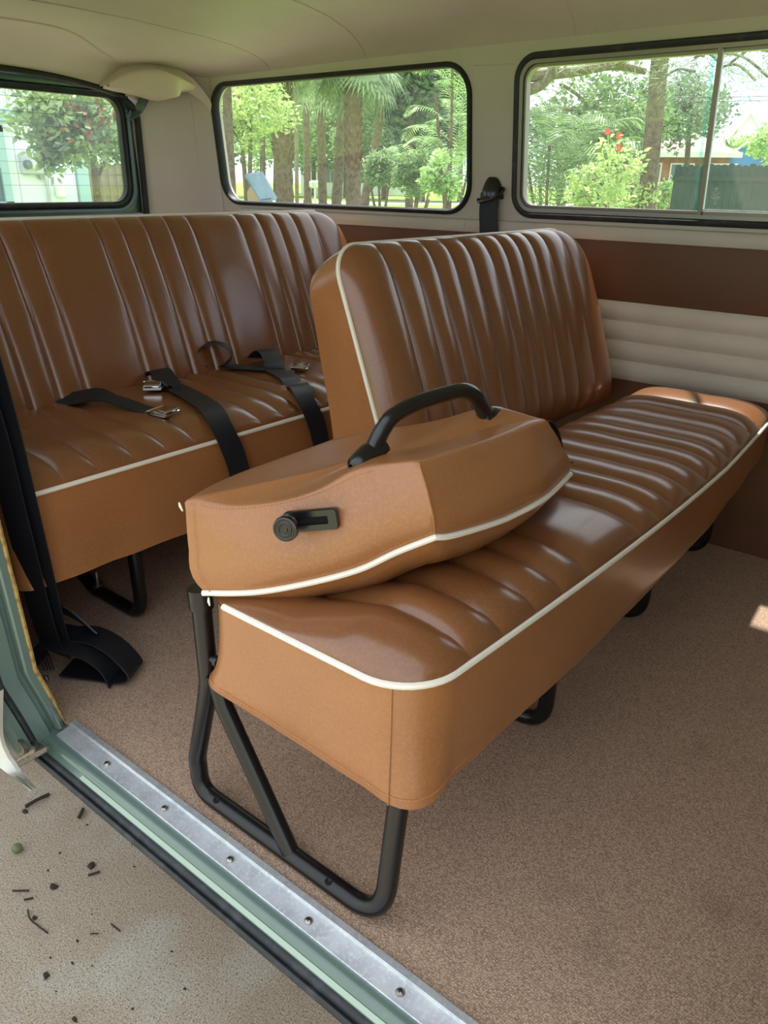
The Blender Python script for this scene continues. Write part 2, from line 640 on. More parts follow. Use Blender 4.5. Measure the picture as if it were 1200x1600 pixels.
# window_2: fixed rear side window
win2 = seal_ring('window_2', wf, W2, 0.085, 0.015, 0.010, M['rubber'], None, label='fixed side window behind the bench with black rubber seal', kind='structure')
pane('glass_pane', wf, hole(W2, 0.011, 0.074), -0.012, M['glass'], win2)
# window_3: sliding window
win3 = seal_ring('window_3', wf, W3, 0.062, 0.018, 0.012, M['wornrubber'], None, label='sliding side window with worn black rubber and grey frame', kind='structure')
mb = MB()
def lp3(i, r):
    return rrect(W3[0] + i, W3[1] - i, W3[2] + i, W3[3] - i, r)
ring(mb, [(lp3(0.016, 0.046), 0.002), (lp3(0.017, 0.045), 0.007), (lp3(0.026, 0.038), 0.006), (lp3(0.0262, 0.038), -0.004), (lp3(0.029, 0.036), -0.004), (lp3(0.0292, 0.036), 0.001), (lp3(0.034, 0.032), 0.001), (lp3(0.034, 0.032), -0.02)], wf)
mb.build('window_frame', M['greyframe'], win3, angle=30)
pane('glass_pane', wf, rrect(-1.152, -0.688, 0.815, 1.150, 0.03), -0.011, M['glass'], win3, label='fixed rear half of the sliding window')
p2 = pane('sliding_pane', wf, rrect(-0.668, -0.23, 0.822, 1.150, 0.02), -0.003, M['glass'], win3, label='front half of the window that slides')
mb = MB()
mb.grid([[wf(-0.694, z, -0.006) for z in (0.815, 1.150)], [wf(-0.6835, z, -0.006) for z in (0.815, 1.150)]])
mb.grid([[wf(-0.6835, z, -0.0125) for z in (0.815, 1.150)], [wf(-0.694, z, -0.0125) for z in (0.815, 1.150)]])
mb.build('pane_edge', M['glassedge'], win3, smooth=False)
mb = MB()
def bar(mb, u0, u1, z0, z1, d0, d1):
    c = [wf(u, z, d) for u in (u0, u1) for z in (z0, z1) for d in (d0, d1)]
    mb.add(c, [(0, 1, 3, 2), (4, 6, 7, 5), (0, 4, 5, 1), (2, 3, 7, 6), (0, 2, 6, 4), (1, 5, 7, 3)])
bar(mb, -0.676, -0.667, 0.806, 1.152, -0.010, 0.006)
mb.build('divider', M['greyframe'], win3, smooth=False)
mb = MB()
bar(mb, -0.667, -0.664, 0.822, 1.150, -0.004, 0.004)
bar(mb, -0.667, -0.23, 0.822, 0.8255, -0.004, 0.004)
mb.build('pane_frame', M['alu'], win3, smooth=False)
mb = MB()
bar(mb, -0.664, -0.23, 0.811, 0.821, -0.006, 0.004)
mb.build('slide_track', M['greyframe'], win3, smooth=False, label='grey channel under the sliding pane')
# etched maker's roundel and lines of small print on the pane
mb = MB()
ex, ez, R0 = -0.6415, 0.8705, 0.0030
d_e = -0.0022
circ = lambda r: [(ex + r * math.cos(a), ez + r * math.sin(a)) for a in np.linspace(0, 2 * PI, 20, endpoint=False)]
mb.grid([[wf(p[0], p[1], d_e) for p in circ(R0)], [wf(p[0], p[1], d_e) for p in circ(R0 * .78)]], closed_u=True)
def stroke(mb, a, b, w):
    ax, az = a
    bx, bz = b
    L = math.hypot(bx - ax, bz - az)
    nx, nzz = -(bz - az) / L * w, (bx - ax) / L * w
    q = [(ax + nx, az + nzz), (bx + nx, bz + nzz), (bx - nx, bz - nzz), (ax - nx, az - nzz)]
    mb.add([wf(p[0], p[1], d_e) for p in q], [(0, 1, 2, 3)])
for a, b in (((-.5, .75), (0, .05)), ((0, .05), (.5, .75)), ((-.75, .4), (-.35, -.7)), ((-.35, -.7), (0, -.1)), ((0, -.1), (.35, -.7)), ((.35, -.7), (.75, .4))):
    stroke(mb, (ex + a[0] * R0, ez + a[1] * R0), (ex + b[0] * R0, ez + b[1] * R0), 0.0003)
for (z, w) in ((0.8645, .005), (0.8605, .009), (0.8575, .004), (0.8545, .010), (0.8515, .010), (0.8490, .008)):
    x = ex - w
    while x < ex + w:
        q = random.uniform(.0008, .0022)
        stroke(mb, (x, z), (min(x + q, ex + w), z), 0.0007)
        x += q + .0006
mb.grid([[wf(ex + p * .0026, .8435 + q * .0026, d_e) for (p, q) in ((-1, 0), (0, 1), (1, 0), (0, -1))], [wf(ex + p * .0019, .8435 + q * .0019, d_e) for (p, q) in ((-1, 0), (0, 1), (1, 0), (0, -1))]], closed_u=True)
stroke(mb, (ex - .003, .8385), (ex + .003, .8385), 0.0006)
mb.build('etched_mark', M['etch'], win3, smooth=False, label='small white etched roundel and print on the sliding pane')

# near side: rear quarter with window, header over the door opening, front door side
wn2 = wall_sheet(wn, [(W2, 0.075)], 'wall_front', -2.44, -1.13, 'cream near side wall behind the door opening')
mb = MB()
mb.grid([[(x, float(np.interp(z, [-.02, .06, .13, .36, .74], [.512, .490, .470, .459, YN])), z) for x in (-2.44, -1.135)] for z in (-0.02, .06, .13, .25, .36, .5, 0.74)])
mb.build('lower_panel', M['panel'], wn2)
mb = MB()
mb.grid([[(x, YN - d, z) for x in (-2.64, -1.20)] for (d, z) in ((-.002, 0.742), (.052, 0.742), (.060, .70), (.060, .30), (.045, .10), (-.02, -.10))])
mb.build('outer_skin', M['green'], wn2, angle=50, label='sage green outer skin of the rear quarter')
seal_ring('window_4', wn, W2, 0.085, 0.021, 0.010, M['rubber'], None, label='near side rear window opposite the fixed one', kind='structure')
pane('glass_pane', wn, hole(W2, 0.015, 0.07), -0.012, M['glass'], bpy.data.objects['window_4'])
wn3 = wall_sheet(wn, [((0.10, 0.95, 0.787, 1.175), 0.06)], 'wall_right', 0.0, XFR, 'cream near side wall at the front door')
mb = MB()
mb.grid([[(x, YN, z) for x in (0.0, XFR)] for z in (-0.02, 0.74)])
mb.build('lower_panel', M['panel'], wn3)
mb = MB()
mb.grid([[(x, YN - d, z) for x in (-0.004, XFR)] for (d, z) in ((-.002, 0.742), (.045, 0.742), (.052, .70), (.052, .30), (.035, .10), (-.03, -.06))])
mb.grid([[(-0.004, YN - d, z) for d in (0, .045)] for z in (-0.02, 0.742)])
mb.build('outer_skin', M['green'], wn3, angle=50, label='sage green outer skin of the front door')
seal_ring('window_5', wn, (0.10, 0.95, 0.787, 1.175), 0.066, 0.018, 0.010, M['rubber'], None, label='front door window by the cab', kind='structure')
mb = MB()
mb.box(((-1.13 + 0.0) / 2, YN + 0.045, 1.205), (1.14, 0.03, 0.05))
mb.build('trim_3', M['creampaint'], smooth=False, label='header over the side door opening', kind='structure')
# cab end: low scuttle below the windscreen opening, plus a light-blocking partition
mb = MB()
mb.box((XFR + 0.02, YC, 0.40), (0.04, 1.62, 0.84))
mb.box((XFR + 0.02, YC, 1.29), (0.04, 1.62, 0.12))
mb.box((0.40, YC, 0.54), (0.05, 1.56, 1.10))  # unseen partition, added tall to keep front light off the seats
mb.build('trim_4', M['creampaint'], smooth=False, label='tall light-blocking partition added behind the cab, with windscreen surround', kind='structure')

# ceiling
G_D = [0, .2, .45, .55, .64, .69, .722, .80]
G_V = [0, .03, .157, .264, .464, .69, 1.0, 1.12]
def zc(x):
    return 1.325 - 0.125 * (-1.66 - x) if x < -1.66 else 1.325 + 0.03 * (x + 1.66)
def zceil(x, d):
    g = np.interp(abs(d), G_D, G_V)
    return zc(x) - (zc(x) - 1.186) * g
def xrear(d):
    t = min(max((abs(d) - .05) / .45, 0), 1)
    t = t * t * (3 - 2 * t)
    return -2.255 - .245 * t
DS = sorted(set([-0.745, .745] + list(np.linspace(-.745, .745, 90))))
SEAM_X = [-2.08, -1.68, -1.02, -0.35, 0.35]
mb = MB()
us = list(np.linspace(0, 1, 90))
rows = []
for u in us:
    row = []
    for d in DS:
        x = xrear(d) * (1 - u) + XFR * u
        z = zceil(x, d)
        for s in SEAM_X:                       # slight pillowing towards the sewn seams
            z -= 0.0035 * math.exp(-((x - s) / 0.05) ** 2) * (1 - min(abs(d) / .73, 1) ** 4)
        row.append((x, YC + d, z))
    rows.append(row)
mb.grid(rows)
mb.grid([[(p[0], p[1], p[2] + 0.05) for p in r] for r in rows])
ceil = mb.build('ceiling', M['headliner'], angle=60, label='beige vinyl headliner curving down to the side windows', kind='structure')
for s in SEAM_X:
    mb = MB()
    mb.tube([(s, YC + d, zceil(s, d) - 0.0035 * (1 - min(abs(d) / .73, 1) ** 4) - 0.0004) for d in np.linspace(-.725, .725, 60)], 0.0017, 6)
    mb.build('seam', M['headliner'], ceil)
# valance of the headliner over the tailgate
def zhatch(d):
    return 1.176 - 0.05 * (abs(d) / .5) ** 2.5
mb = MB()
rows = []
for k in range(13):
    t = k / 12
    row = []
    for d in np.linspace(-.62, .62, 60):
        x0, z0 = xrear(d), zceil(xrear(d), d)
        x1, z1 = XR + 0.035, zhatch(d)
        row.append((x0 + (x1 - x0) * t, YC + d, z0 + (z1 - z0) * (t ** 1.25) + 0.018 * math.sin(PI * t)))
    rows.append(row)
mb.grid(rows)
mb.grid([[(p[0], p[1], p[2] + .03) for p in r] for r in rows])
mb.build('valance', M['headliner'], ceil, angle=60, label='headliner flap sloping down over the tailgate')
mb = MB()
mb.tube([(xrear(d), YC + d, zceil(xrear(d), d) - .0005) for d in np.linspace(-.55, .55, 60)], 0.003, 8)
mb.build('seam', M['headliner'], ceil, label='welted edge where the headliner meets the flap')

# rear corner panels, curved between tailgate and side wall
def corner_panel(sign, name, label):
    m2 = MB()
    plan = [(-2.645, .515), (-2.62, .530), (-2.60, .545), (-2.58, .585), (-2.555, .635), (-2.53, .675), (-2.50, .705), (-2.465, .728), (-2.43, .742), (-2.40, .750)]
    rows = []
    for k in range(15):
        z = 0.60 + (1.26 - 0.60) * k / 14
        l_ = lean(z)
        rows.append([(x + (.1 if i < 3 else .6) * l_ * .5, YC + sign * (d - l_ * (.35 + .6 * i / 9)), z) for i, (x, d) in enumerate(plan)])
    m2.grid(rows)
    m2.grid([[(p[0] - .03, p[1] + sign * .03, p[2]) for p in r] for r in rows])
    o = m2.build(name, M['headliner'], angle=60, label=label, kind='structure')
    m3 = MB()
    m3.tube([(-2.478 + .3 * lean(z), YC + sign * (.7215 - lean(z) * .87), z) for z in np.linspace(.62, 1.12, 10)], 0.0015, 6)
    m3.build('seam', M['headliner'], o)
    return o
corner_panel(1, 'wall_left', 'beige padded rear corner between tailgate and fixed side window')
corner_panel(-1, 'trim_5', 'beige rear corner on the door side')

# tailgate (door_1) with its window
W1 = (2 * YC - 1.765, 1.765, 0.774, 1.139)
mb = MB()
out = rrect(2 * YC - 1.80, 1.80, 0.55, 1.176, 0.05)
v, f = sheet_with_holes(out, [hole(W1, .012, .06)], lambda a, b: wr(a, b))
mb.add(v, f)
v, f = sheet_with_holes(out, [hole(W1, .012, .06)], lambda a, b: wr(a, b, -.03))
mb.add(v, f)
mb.grid([[wr(p[0], p[1], 0) for p in out], [wr(p[0], p[1], -.03) for p in out]], closed_u=True)
door1 = mb.build('door_1', M['darkgreen'], angle=30, label='dark green tailgate frame around the rear window', kind='structure')
mb = MB()
lpd = lambda i, r: rrect(W1[0] - i, W1[1] + i, W1[2] - i, W1[3] + i, r)
ring(mb, [(lpd(.024, .085), 0.0), (lpd(.022, .083), .008), (lpd(.012, .078), .010), (lpd(.003, .07), .008), (lpd(.0, .068), 0.0)], wr)
mb.build('pressed_rim', M['darkgreen'], door1)
mb = MB()
mb.grid([[(XR + .002, y, .757) for y in np.linspace(.75, 1.79, 8)], [(XR + .016, y, .757) for y in np.linspace(.75, 1.79, 8)], [(XR + .018, y, .752) for y in np.linspace(.75, 1.79, 8)], [(XR + .018, y, .70) for y in np.linspace(.75, 1.79, 8)]])
mb.build('lower_ledge', M['darkgreen'], door1)
mb = MB()
rb = [(y, zhatch(y - YC) - .004) for y in np.linspace(.76, 1.75, 30)]
mb.tube([(XR + .030, y, z) for (y, z) in rb], 0.011, 8)
mb.tube(spline([(XR + .026, 1.755, 1.118), (XR + .024, 1.795, 1.08), (XR + .02, 1.803, 1.0), (XR + .02, 1.803, .62)], 6), 0.011, 8)
mb.tube(spline([(XR + .026, 2 * YC - 1.755, 1.118), (XR + .024, 2 * YC - 1.795, 1.08), (XR + .02, 2 * YC - 1.803, 1.0), (XR + .02, 2 * YC - 1.803, .62)], 6), 0.011, 8)
mb.build('weatherstrip', M['rubber'], door1, label='black rubber strip around the tailgate')
for y in (1.875, 2 * YC - 1.875):
    mb = MB()
    mb.box((XR - .052, y, .92), (.02, .20, .68))  # dark backing added to shut out daylight at the tailgate corner gap
    mb.build('gap_backing', M['rubber'], door1, smooth=False)
win1 = seal_ring('window_1', wr, W1, 0.072, 0.020, 0.010, M['rubber'], None, label='rear window with heater wires in black rubber seal', kind='structure')
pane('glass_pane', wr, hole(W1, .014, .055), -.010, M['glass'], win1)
for z in (1.100, 1.058, 1.022, .985, .950, .915, .880, .846):
    mb = MB()
    ys = np.linspace(W1[0] + .022, W1[1] - .022, 14)
    mb.tube([wr(y, z, -.0085) for y in ys], 0.0006, 5)
    mb.build('heater_wire', M['wire'], win1)

# tailgate hinge cover and hinge arm at the corner
t = thing('hinge_cover', (-2.47, 1.80, 1.13), label='cream moulded hinge cover screwed into the headliner corner', cat='trim cover')
mb = MB()
top = spline([(-2.565, 1.655, 1.148), (-2.525, 1.72, 1.205), (-2.475, 1.775, 1.226), (-2.45, 1.825, 1.222), (-2.43, 1.88, 1.212), (-2.42, 1.945, 1.168)], 6)
mid = spline([(-2.545, 1.660, 1.146), (-2.475, 1.715, 1.185), (-2.405, 1.775, 1.195), (-2.375, 1.825, 1.180), (-2.385, 1.87, 1.172), (-2.41, 1.942, 1.160)], 6)
bot = spline([(-2.555, 1.665, 1.142), (-2.47, 1.725, 1.135), (-2.405, 1.785, 1.120), (-2.38, 1.830, 1.122), (-2.40, 1.868, 1.145), (-2.42, 1.940, 1.152)], 6)
bk = spline([(-2.575, 1.672, 1.140), (-2.53, 1.755, 1.128), (-2.50, 1.81, 1.115), (-2.48, 1.85, 1.118), (-2.46, 1.885, 1.140), (-2.43, 1.940, 1.150)], 6)
rows = []
for (a, b, n_) in ((top, mid, 6), (mid, bot, 6), (bot, bk, 3)):
    for k in range(n_):
        rows.append([p * (1 - k / n_) + q * (k / n_) for p, q in zip(a, b)])
rows.append(bk)
mb.grid(rows)
mb.build('cover_shell', M['coverplastic'], t, angle=70)
for p in ((-2.462, 1.768, 1.2195), (-2.405, 1.935, 1.166), (-2.535, 1.672, 1.150)):
    mb = MB()
    mb.lathe(Vector(p), (.75, -.5, -.42), [(.0048, -.004), (.0048, .0015), (.0032, .0035), (.001, .0042)], 12)
    mb.build('screw', M['steel'], t)
mb = MB()
mb.grid([spline([(-2.43, 1.875, 1.214), (-2.40, 1.925, 1.175), (-2.375, 1.963, 1.118)], 6), spline([(-2.425, 1.89, 1.185), (-2.40, 1.938, 1.150), (-2.375, 1.966, 1.108)], 6), spline([(-2.44, 1.90, 1.150), (-2.42, 1.945, 1.128), (-2.39, 1.972, 1.085)], 6)])
mb.build('lining_fold', M['headliner'], t, label='folded headliner edge trailing from the cover')
mb = MB()
mb.ribbon(spline([(-2.53, 1.815, 1.155), (-2.545, 1.812, 1.118), (-2.565, 1.795, 1.085), (-2.585, 1.765, 1.060)], 6), .030, (.55, .6, .3), .006)
mb.build('tailgate_hinge', M['darkgreen'], smooth=True, label='dark green tailgate hinge arm below the cream hinge cover', cat='hinge')

# ------------------------------------------------------------------ door sill, jamb, sliding door edge
def extrude_x(prof, x0, x1, n=30, wob=0.0):
    m2 = MB()
    xs_ = np.linspace(x0, x1, n)
    m2.grid([[(x, y, z) for x in xs_] for (y, z) in prof])
    return m2
X0, X1 = -1.12, 0.05
sill = [(.530, -.004), (.512, -.005), (.495, -.006), (.489, -.0068), (.4835, -.0066), (.4795, -.0072), (.4765, -.0095), (.4745, -.0135), (.4732, -.0175), (.4660, -.0205), (.4648, -.0225), (.470, -.034), (.500, -.045), (.56, -.05)]
extrude_x(sill, X0 - .06, X1).build('trim_6', M['green'], angle=50, label='sage green painted door sill', kind='structure')
mb = MB()
mb = extrude_x([(.4728, -.0172), (.4722, -.0164), (.4668, -.0186), (.4664, -.0196)], -1.0, X1)
mb.build('trim_7', M['palegreen'], label='pale green bead along the sill edge', kind='structure')
mb = extrude_x([(.4645, -.020), (.461, -.0205), (.458, -.024), (.4565, -.030), (.4540, -.026), (.4515, -.0255), (.4490, -.028), (.4485, -.034), (.453, -.040), (.462, -.042)], X0 - .02, X1)
mb.build('trim_8', M['wornrubber'], angle=50, label='grey black rubber strip under the sill edge', kind='structure')
t = thing('scuff_plate', (-.55, .506, 0), label='bare aluminium scuff plate screwed along the door sill', cat='sill plate')
mb = MB()
pl_prof = [(.4905, -.0065), (.4903, -.0035), (.4912, -.0028), (.515, .0012), (.5165, .0018), (.5185, .0062), (.5275, .0066), (.5285, .0052), (.5285, -.002)]
xs_ = np.linspace(-1.108, X1, 60)
mb.grid([[(x, y, z + .0006 * noise.noise((x * 9, y * 30, 0))) for x in xs_] for (y, z) in pl_prof])
mb.add([(-1.108, y, z) for (y, z) in pl_prof], [tuple(range(len(pl_prof)))])
mb.build('plate', M['alu'], t, angle=25)
for x in (-.975, -.823, -.673, -.520, -.370, -.22, -.07):
    mb = MB()
    mb.lathe((x, .5035, -.0007), (0, -.15, 1), [(.0058, -.002), (.0058, .0012), (.0045, .0030), (.0022, .0040), (.0008, .0042)], 16)
    s_ = mb.build('screw', M['steel'], t)
    mb = MB()
    a = random.uniform(0, PI)
    R_ = Matrix.Rotation(a, 3, 'Z')
    mb.box((x, .5030, .0034), (.0060, .0011, .0012), R_)
    mb.box((x, .5030, .0034), (.0011, .0060, .0012), R_)
    mb.build('cross_slot', M['hole'], s_, smooth=False)

# rear door jamb, bulging with the body side
JB = [(.514, -.01), (.497, .058), (.478, .126), (.473, .238), (.467, .36), (.461, .5), (.461, .72), (.470, .88), (.495, 1.19)]
def ye(z):
    return np.interp(z, [p[1] for p in JB], [p[0] for p in JB])
jz = list(np.linspace(-.01, 1.19, 70))
jprof = [(-1.135, .004), (-1.121, .0), (-1.120, -.010), (-1.122, -.013), (-1.135, -.015), (-1.135, -.022), (-1.122, -.026), (-1.121, -.050), (-1.127, -.053), (-1.127, -.058), (-1.120, -.062), (-1.117, -.075), (-1.122, -.088), (-1.150, -.095), (-1.190, -.092)]
mb = MB()
mb.grid([[(x, ye(z) + dy * (1 + .25 * max(0, z - .1)) , z) for z in jz] for (x, dy) in jprof])
jamb = mb.build('trim_9', M['green'], angle=35, label='sage green door jamb at the rear of the side opening', kind='structure')
mb = MB()
mb.tube([(-1.124 + .0008 * noise.noise((z * 60, 0, 0)), ye(z) + .004 + .001 * noise.noise((z * 80, 3, 0)), z) for z in np.linspace(-.008, .40, 60)], [.0045 * min(1, .35 + (z * 9)) for z in np.linspace(-.008, .40, 60)], 8)
mb.build('foam_edge', M['foam'], jamb, label='frayed yellow foam along the jamb edge')
mb = MB()
mb.tube([(-1.121, ye(z) - .0555 * (1 + .25 * max(0, z - .1)), z) for z in np.linspace(.0, 1.1, 40)], .004, 6)
mb.build('door_seal', M['wornrubber'], jamb, label='dark rubber beads in the jamb')
mb = MB()
mb.grid([[(-1.122, .507 + .010 * 0, .0), (-1.122, .499, .046)], [(-1.112, .504, .0), (-1.120, .497, .046)], [(-1.112, .500, .0), (-1.120, .493, .046)], [(-1.122, .497, .0), (-1.122, .492, .046)]])
mb.build('gusset', M['green'], jamb)
mb = MB()
mb.tube(spline([(-1.128, ye(.36) + .005, .36), (-1.130, ye(.44) + .006, .44), (-1.13, ye(.6) + .006, .60)], 6), .004, 8)
mb.build('lining_edge', M['creamvinyl'], jamb, label='cream edge of the lining above the foam')

# open sliding door: lower front corner, roller bracket and arm
dr = thing('door_2', (-1.15, .40, -.05), label='open sliding door edge with its lower roller bracket', kind='structure')
mb = MB()
edge = spline([(-1.0654, 0.4000, 0.1569), (-1.1033, 0.4000, 0.0528), (-1.0946, 0.4000, 0.0191), (-1.0774, 0.4000, 0.0093), (-1.0555, 0.4000, -0.0041), (-1.0213, 0.4000, -0.0086)], 6)
back = spline([(-1.1445, 0.3880, 0.1018), (-1.1620, 0.3880, 0.0032), (-1.1250, 0.3880, -0.0028), (-1.0922, 0.3880, -0.0001), (-1.0514, 0.3880, 0.0052), (-0.9937, 0.3880, 0.0144)], 6)
mb.grid([edge, [p * .5 + q * .5 + Vector((0, -.003, 0)) for p, q in zip(edge, back)], back])
mb.grid([[p + Vector((0, .006, 0)) for p in back], [p + Vector((-.001, .006, 0)) for p in edge], edge])
mb.build('door_skin', M['doorcream'], dr, label='pale painted lower corner of the door skin')
def slab(mb, q, d):
    q = [Vector(p) for p in q]
    k = len(q)
    mb.add(q + [p + Vector(d) for p in q], [tuple(range(k)), tuple(range(2 * k - 1, k - 1, -1))] + [(i, i + k, (i + 1) % k + k, (i + 1) % k) for i in range(k)])
mb = MB()
slab(mb, [(-1.1811, 0.4300, -0.0080), (-1.1591, 0.4300, 0.0102), (-1.1358, 0.4300, 0.0277), (-1.1261, 0.4300, 0.0248), (-1.0982, 0.4300, 0.0082), (-1.1039, 0.4300, -0.0028), (-1.1618, 0.4300, -0.0539)], (-.004, .009, -.003))
br = mb.build('roller_bracket', M['steel'], dr, angle=30)
mb = MB()
mb.lathe((-1.1562, 0.4300, -0.0029), (.30, -.85, .35), [(.0085, .000), (.0085, .003), (.006, .0045), (.004, .005), (.0036, .002)], 16)
mb.build('socket_screw', M['chrome'], br)
mb = MB()
slab(mb, [(-1.1858, 0.4430, -0.0758), (-1.0455, 0.4430, 0.0349), (-1.0435, 0.4430, 0.0282), (-1.1828, 0.4430, -0.0870)], (0, .003, -.002))
slab(mb, [(-1.1858, 0.4430, -0.0758), (-1.0455, 0.4430, 0.0349), (-1.0927, 0.4550, 0.0097), (-1.1363, 0.4550, -0.0094)], (0, .002, -.004))
mb.build('roller_arm', M['steel'], dr, smooth=False)

# ------------------------------------------------------------------ cushions
def edge_f(d, w):
    t = min(max(d / w, 0), 1)
    return math.sqrt(max(0, 1 - (1 - t) ** 2))

def cushion(a0, a1, b0, b1, rc, crown, wa, wb, grooves, puff, bow=None, na=40, per=12, flat=None, nseed=0, rag=.0012, sharp=2.6):
    """soft top in local (a, b, c). rc: corner radii (a0b0, a1b0, a0b1, a1b1). Returns rows and the boundary loop."""
    brk = [b0] + list(grooves) + [b1]
    bs = []
    for i in range(len(brk) - 1):
        end = i == 0 or i == len(brk) - 2
        m = per if not end else 16
        if brk[i + 1] - brk[i] > .13 and not end:
            m = 16
        for k in range(m):
            tt = .5 - .5 * math.cos(PI * k / m)
            bs.append(brk[i] + (brk[i + 1] - brk[i]) * tt)
    bs.append(b1)
    ts = [.5 - .5 * math.cos(PI * k / na) for k in range(na + 1)]
    rows = []
    for b in bs:
        def ins(r0, r1):
            v_ = 0
            if r0 > 0 and b - b0 < r0:
                v_ = max(v_, r0 - math.sqrt(max(0, r0 * r0 - (r0 - (b - b0)) ** 2)))
            if r1 > 0 and b1 - b < r1:
                v_ = max(v_, r1 - math.sqrt(max(0, r1 * r1 - (r1 - (b1 - b)) ** 2)))
            return v_
        A0 = a0 + ins(rc[0], rc[2])
        A1 = a1 - ins(rc[1], rc[3]) + (bow(b) if bow else 0)
        i = max(k for k in range(len(brk) - 1) if b >= brk[k] - 1e-9)
        lo, hi = brk[i], brk[i + 1]
        u = (b - lo) / (hi - lo)
        if i == 0:
            pr = 1 - u ** 6
        elif i == len(brk) - 2:
            pr = 1 - (1 - u) ** 6
        else:
            pr = 1 - abs(2 * u - 1) ** (sharp if hi - lo < .13 else sharp * 2.4)
        row = []
        for t_ in ts:
            a = A0 + (A1 - A0) * t_
            da, db = min(a - A0, A1 - a), min(b - b0, b1 - b)
            e = edge_f(da, wa) * edge_f(db, wb)
            c = crown * e + puff * pr * edge_f(da, wa * .55) * (1 if 0 < i < len(brk) - 2 else edge_f(db, wb))
            c += rag * noise.noise((a * 14 + nseed, b * 14, 0)) * e
            if flat:
                c += flat(a, b, e)
            row.append(Vector((a, b, c)))
        rows.append(row)
    return rows

def loop_of(rows, part='all'):
    """boundary: front edge (a1), both ends, optionally the back edge; ordered"""
    end0 = rows[0]
    end1 = rows[-1]
    front = [r[-1] for r in rows]
    back = [r[0] for r in rows]
    if part == 'open':
        return list(end0) + front[1:] + list(reversed(end1))[1:]
    return list(end0) + front[1:] + list(reversed(end1))[1:] + list(reversed(back))[1:-1]

def xf(Mx, rows):
    return [[Mx @ p for p in r] for r in rows]

def stitch_line(name, pts, m_, parent, r=.0006):
    """short raised stitches along a line, joined"""
    m2 = MB()
    L = [0]
    for i in range(1, len(pts)):
        L.append(L[-1] + (pts[i] - pts[i - 1]).length)
    s = 0
    def P(d):
        d = min(max(d, 0), L[-1] - 1e-6)
        i = max(k for k in range(len(L)) if L[k] <= d)
        i = min(i, len(pts) - 2)
        w = (d - L[i]) / max(1e-9, L[i + 1] - L[i])
        return pts[i] * (1 - w) + pts[i + 1] * w
    while s < L[-1]:
        m2.tube([P(s), P(s + .0025)], r, 4)
        s += .0042
    o = m2.build(name, m_, parent, smooth=False)
    o['kind'] = 'stuff'
    return o

# ---------------------------------------------------- middle bench
mid = thing('middle_bench', (-.60, 1.24, 0), label='tan pleated bench seat with cream piping nearest the side door', cat='bench seat')
MG = [.638, .704, .778, .843, .911, 1.086, 1.159, 1.22, 1.301, 1.383, 1.458, 1.53, 1.625, 1.725, 1.81]
def bow_mid(b):
    return -.018 + .020 * math.sin(PI * min(max((b - .55) / 1.35, 0), 1)) - .012 * max(0, (b - 1.5) / .4)
rows = cushion(-.722, -.372, .540, 1.955, (.03, .07, .03, .05), .030, .10, .09, MG, .0125, bow=bow_mid, flat=lambda a, b, e: -.028 * e * min(1, max(0, (1.0 - b) / .25)) * min(1, max(0, (-.50 - a) / .10)))
MM = Matrix.Translation((0, 0, .383))
W = xf(MM, rows)
mb = MB()
mb.grid(W)
mid_top = mb.build('seat_cushion', M['leather'], mid, angle=75)
lp = [p for p in loop_of(W, 'open')]
mb = MB()
mb.tube(lp, .0043, 8)
mb.build('piping', M['piping'], mid_top)
full = loop_of(W, 'all')
cx_, cy_ = -.55, 1.25
def skirt_rows(loop, zb, rows_n=14, hem=None):
    out = []
    for k in range(rows_n + 1):
        t_ = k / rows_n
        r = []
        for i, p in enumerate(loop):
            z = p.z - .002 + (zb(p) - p.z) * t_
            q = Vector((p.x, p.y, z))
            # outward direction
            n0 = loop[i - 1]
            n1 = loop[(i + 1) % len(loop)]
            tg = (n1 - n0)
            nn = Vector((tg.y, -tg.x, 0))
            if nn.length > 1e-9:
                nn.normalize()
            q += nn * (.004 * noise.noise((p.x * 9, p.y * 9, z * 10)) * math.sin(PI * t_ * .5))
            if hem:
                q = hem(q, t_, nn)
            r.append(q)
        out.append(r)
    return out
def hem_mid(q, t_, nn):
    def sm(e0, e1, x):
        w = min(max((x - e0) / (e1 - e0), 0), 1)
        return w * w * (3 - 2 * w)
    w = math.exp(-((q.x + .722) / .05) ** 2) * sm(.64, .56, q.y) * t_ ** 3   # loose rear corner flares out over the frame
    q += Vector((-.026 * w, -.012 * w, .012 * w))
    w = sm(.625, .56, q.y) * sm(-.46, -.40, q.x) * t_ ** 2                    # front corner is squarer and lower at the hem
    q += nn * (.016 * w) + Vector((0, 0, -.008 * w))
    # gathered hem
    q += nn * (-.003 * max(0, t_ - .9) * 10)
    return q
zb_mid = lambda p: .230 + .062 * min(1, max(0, (p.y - .6) / 1.2)) + .010 * min(1, max(0, (-.45 - p.x) / .25)) + .002 * noise.noise((p.x * 9, p.y * 9, 4))
sk = skirt_rows(full, zb_mid, hem=hem_mid)
mb = MB()
mb.grid(sk, closed_u=True)
mb.grid([sk[-1], [p * .97 + Vector((cx_, cy_, p.z)) * .03 + Vector((0, 0, .012)) for p in sk[-1]]], closed_u=True)
cap = [p * .97 + Vector((cx_, cy_, p.z)) * .03 + Vector((0, 0, .012)) for p in sk[-1]]
mb.add(cap, [tuple(range(len(cap)))])
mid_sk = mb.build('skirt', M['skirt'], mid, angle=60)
# seam at the front corner, hem stitching
ci = min(range(len(full)), key=lambda i: abs(full[i].x + .440) + abs(full[i].y - .548) * 3)
mb = MB()
mb.tube([sk[k][ci] + Vector((.0, -.0006, 0)) for k in range(len(sk))], .0013, 6)
mb.build('seam', M['skirt'], mid_sk)
fr = [sk[-2][i] + Vector((0, -.0008, .002)) for i in range(len(full)) if full[i].y < .66 and full[i].x > -.80]
stitch_line('stitching', fr, M['thread'], mid_sk)
